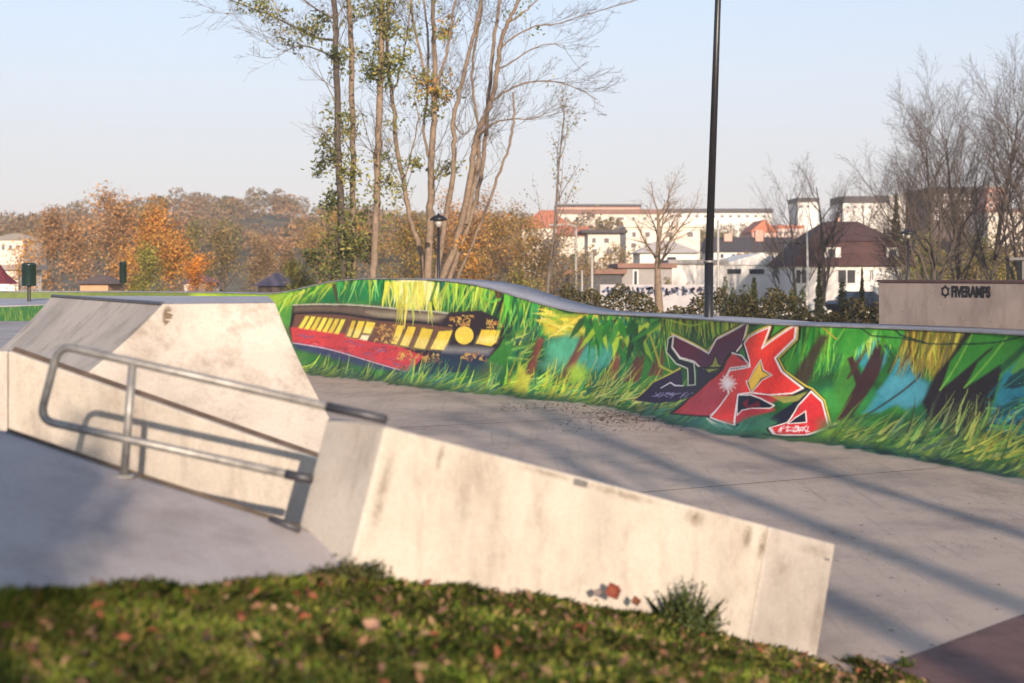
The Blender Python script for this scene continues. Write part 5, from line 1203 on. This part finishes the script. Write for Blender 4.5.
# graffiti wall
gw = root('graffiti_wall', 'low grey wall with blue grey graffiti behind the hedge left of the lamp post', 'wall')
dG = 60
mb = MB(); mb.box(XP(600, dG), XP(716, dG), dG, dG+.2, -.1, ZT(284.5, dG)); mb.build('wall_panel', plain('pale_grey_wall', (.40, .38, .39), .85, .15, 2), gw)
rn = random.Random(5)
for nm, cl, cnt in (('blue_graffiti', (.16, .19, .28), 1), ('dark_graffiti', (.06, .06, .09), 1)):
    mb = MB(); off_ = .004 if nm[0] == 'b' else .008
    for i_ in range(13):
        x = XP(603+i_*8.6, dG); z0_ = ZT(297, dG); h_ = ZT(286.5, dG)-z0_; w2 = .24
        pts = []
        for k_ in range(7):
            pts.append(Vector((x+rn.uniform(-w2*.2, w2*1.3), dG-off_, z0_+h_*rn.random())))
        for a, b in zip(pts, pts[1:]):
            dv_ = (b-a); 
            if dv_.length < .02: continue
            nn = Vector((-dv_.z, 0, dv_.x)).normalized()*(.045 if nm[0] == 'b' else .018)
            off_ += .0002
            mb.poly([a-nn, b-nn, b+nn, a+nn], [(0, 1, 2, 3)])
    mb.build('graffiti', plain(nm, cl, .8), gw)
# fence posts / pale poles
def pole(name, lab, cat, px, y0, d, r, mat, y1=None):
    t = root(name, lab, cat); x = XP(px, d); mb = MB(); mb.tube([(x, d, float(T(x, d))-.05), (x, d, ZT(y0, d))], [r, r*.8], 8); mb.build('pole', mat, t, smooth=True); return t, x
M_pale = plain('pale_painted_pole', (.36, .34, .31), .6, .1)
pole('white_pole', 'thin white pole in front of the dark shed front', 'pole', 592, 252, 60, .06, M_pale)
t, x = pole('street_light', 'pale street light mast with an arm in front of the sheds', 'street lamp', 576, 226, 70, .07, M_pale)
mb = MB(); z_ = ZT(226, 70); mb.tube([(x, 70, z_), (x-.5, 70, z_+.1), (x-.9, 70, z_+.06)], .04, 6); mb.build('arm', M_pale, t)
mb = MB(); mb.box(x-1.35, x-.85, 69.9, 70.1, z_, z_+.1); mb.build('lamp_head', M_grey, t, bevel=.02)
pole('lattice_mast', 'pale thin mast just right of the tall black lamp post', 'mast', 718, 220, 50, .05, M_pale)
pole('birch_stake', 'leaning pale stake behind the hedge left of the lamp post', 'pole', 582, 270, 58, .05, M_pale)

# ---------------------------------------------------------------- lamp posts
lp = root('tall_lamp_post', 'very tall black tapering steel lamp post behind the ramp', 'lamp post')
dL = 25.5
b0_ = Vector((XP(708.5, dL), dL, 0)); m0 = Vector(P(709.5, 265, dL)); t0 = Vector(P(718.3, 0, dL)); dirn = (t0-m0).normalized(); t1 = t0+dirn*3.4
j1 = Vector(P(708.9, 262, dL))
mb = MB(); mb.tube([b0_, j1], [.088, .08], 20); mb.build('lower_pole', M_black, lp, smooth=True)
mb = MB(); mb.tube([j1-Vector((0, 0, .015)), j1+Vector((0, 0, .03))], .094, 20); mb.build('collar', M_steel, lp, smooth=True)
mb = MB(); mb.tube([j1+Vector((0, 0, .01)), t1], [.073, .042], 20); mb.build('upper_pole', M_black, lp, smooth=True)
mb = MB(); mb.box(-.28, .28, -.12, .12, 0, .16, Matrix.Translation(t1)); mb.build('floodlight', M_black, lp, bevel=.02)
def domelamp(px, ytop, d, lab, hw, mat=M_black):
    x = XP(px, d); z1 = ZT(ytop, d); t = root('park_lamp', lab, 'street lamp', None, (x, d, float(T(x, d))))
    z1 -= t.location.z; mb = MB(); mb.tube([(0, 0, 0), (0, 0, z1-.35)], [.06, .04], 10); mb.build('pole', mat, t, smooth=True)
    mb = MB(); mb.lathe([(.07, z1-.36), (.13, z1-.16)], n=16); mb.build('lamp_glass', plain('milky_glass', (.35, .33, .3), .3), t, smooth=True)
    mb = MB(); mb.lathe([(hw, z1-.16), (hw*.93, z1-.09), (hw*.5, z1-.02), (.04, z1), (.03, z1+.05)], n=20); mb.build('lamp_hood', mat, t, smooth=True)
domelamp(438.5, 215, 42, 'black park lamp with a dome hood behind the hump of the ramp', .26)
domelamp(908, 230, 60, 'black park lamp with a dome hood right of the maroon roofed house', .38)
t = root('park_lamp', 'flat armed dark lamp at the right edge behind the lettered block', 'street lamp'); d_ = 40; x = XP(1008, d_)
mb = MB(); mb.tube([(x, d_, 0), (x, d_, ZT(258, d_))], .045, 8); mb.build('pole', M_black, t)
mb = MB(); mb.box(x-.02, XP(1034, d_), d_-.15, d_+.15, ZT(260.5, d_), ZT(258, d_)+.02); mb.build('lamp_arm', M_black, t, bevel=.01)
mb = MB(); mb.box(XP(1019, d_), XP(1032, d_), d_-.2, d_+.2, ZT(280, d_), ZT(258, d_)-.08); mb.build('lamp_box', M_black, t, bevel=.02)
# green cylinders on posts (left)
def canister(px, y0, y1, d, lab, w_px):
    x = XP(px, d); t = root('litter_bin', lab, 'litter bin', None, (x, d, 0)); r_ = w_px*d/F/2; za, zb_ = ZT(y1, d), ZT(y0, d)
    mb = MB(); mb.lathe([(r_*.96, za), (r_, za+.03), (r_, zb_-.05), (r_*1.04, zb_-.04), (r_*1.04, zb_), (r_*.8, zb_+.03)], n=20); mb.build('bin_body', plain('dark_green_metal', (.008, .024, .019), .28, .1), t, smooth=True)
    mb = MB(); mb.tube([(0, 0, 0), (0, 0, za+.02)], .045, 8); mb.build('post', M_black, t)
canister(29, 264, 286, 36, 'dark green cylindrical bin on a post at the far left', 14)
canister(123, 262, 283, 60, 'small dark green cylindrical box on a post left of the yellow green tree', 7)
# dark red awning
t = root('parasol', 'dark red parasol cut by the left edge of the view', 'parasol'); d_ = 44; x = XP(-2, d_)
mb = MB(); mb.lathe([(.62, 0), (.60, .04), (.30, .30), (.06, .62), (.0, .64)], (x, d_, ZT(284, d_)), 8); mb.build('canopy', plain('dark_red_cloth', (.12, .02, .03), .8), t)
mb = MB(); mb.tube([(x, d_, 0), (x, d_, ZT(282, d_))], .03, 8); mb.build('pole', M_black, t)
# parked car
def car(px, d, yroof, paint, lab, yaw):
    x = XP(px, d); t = root('parked_car', lab, 'car', None, (x, d, ZT(yroof, d)-1.45)); t.rotation_euler = (0, 0, yaw)
    mb = MB(); prof = [(-2.1, .35), (-2.15, .75), (-1.9, .92), (-1.1, 1.0), (1.3, 1.0), (2.0, .85), (2.15, .6), (2.1, .35)]
    n = len(prof); mb.poly([(a, -.85, b) for a, b in prof]+[(a, .85, b) for a, b in prof], [tuple(range(n)), tuple(range(2*n-1, n-1, -1))]+[(i_, n+i_, n+(i_+1) % n, (i_+1) % n) for i_ in range(n)])
    bd = mb.build('body', paint, t, bevel=.05)
    mb = MB(); mb.hexa([(-1.5, -.8, 1.0), (1.0, -.8, 1.0), (1.0, .8, 1.0), (-1.5, .8, 1.0)], [(-1.0, -.65, 1.42), (.35, -.65, 1.42), (.35, .65, 1.42), (-1.0, .65, 1.42)]); mb.build('cabin_glass', M_win, t)
    mb = MB(); mb.hexa([(-1.02, -.66, 1.423), (.36, -.66, 1.423), (.36, .66, 1.423), (-1.02, .66, 1.423)], [(-.95, -.6, 1.46), (.3, -.6, 1.46), (.3, .6, 1.46), (-.95, .6, 1.46)]); mb.build('roof_panel', paint, t)
    for wx in (-1.3, 1.3):
        for wy in (-.86, .66):
            mb = MB(); mb.tube([(wx, wy, .32), (wx, wy+.2, .32)], .32, 16); wh = mb.build('wheel', M_black, t); mb = MB(); mb.tube([(wx, wy-.01, .32), (wx, wy+.21, .32)], .18, 10); mb.build('rim', M_steel, wh)
    for wy in (-.6, .45):
        mb = MB(); mb.box(2.08, 2.17, wy, wy+.22, .62, .76); mb.build('headlight', M_frame, t)
car(863, 84, 291.5, plain('dark_blue_car_paint', (.03, .04, .07), .25, .1, metal=.3), 'dark blue parked car in front of the maroon roofed house', .35)
car(786, 80, 295.5, plain('white_car_paint', (.6, .6, .58), .3, .05), 'white parked car behind the hedge left of the white birch trunk', .1)

# ---------------------------------------------------------------- trees behind the viewer (cast the long streaks; the short leafy one is added to shade the bank)
for i_, (gx_, gy_, r_, h_) in enumerate(((9.3, -13.6, .25, 12), (8.0, -13.9, .26, 11), (10.9, -13.0, .22, 12.5), (12.9, -10.0, .09, 10), (.75, -7.8, .08, 5.6))):
    build_tree('bare_tree', ['slim bare tree behind the viewer casting the middle streak', 'slim bare tree behind the viewer casting the left streak', 'slim bare tree behind the viewer casting the right streak', 'young bare tree behind the viewer at the right', 'short leafy tree added unseen behind the viewer to shade the bank', 'young bare tree behind the viewer shading the grass'][i_],
               (gx_, gy_, 0.0), h_, r_, dict(BARE, kids=[5, 3, 0, 0], tip=.5, start=[.7, .3, .2, 0], max=2, wob=[.012, .1, .14, .18]), 700+i_, M_bark_grey, leaves=2600 if i_ == 4 else 0, lsize=.09, lcols=OLV, lspread=.16, squash=.8)

# ---------------------------------------------------------------- haze
HAZE = True
if HAZE:
    mb = MB(); mb.box(-320, 320, -40, 640, -3, 60); hz_ = mb.build('haze', plain('x', (1, 1, 1))); hz_.data.materials.clear()
    m = bpy.data.materials.new('haze_air'); m.use_nodes = True; nt = m.node_tree
    for n_ in list(nt.nodes):
        if n_.type == 'BSDF_PRINCIPLED': nt.nodes.remove(n_)
    pv_ = nt.nodes.new('ShaderNodeVolumePrincipled'); pv_.inputs['Color'].default_value = (.97, .96, 1, 1); pv_.inputs['Density'].default_value = .00055; pv_.inputs['Anisotropy'].default_value = .1
    nt.links.new(pv_.outputs[0], nt.nodes['Material Output'].inputs['Volume']); hz_.data.materials.append(m); tag(hz_, kind='stuff')
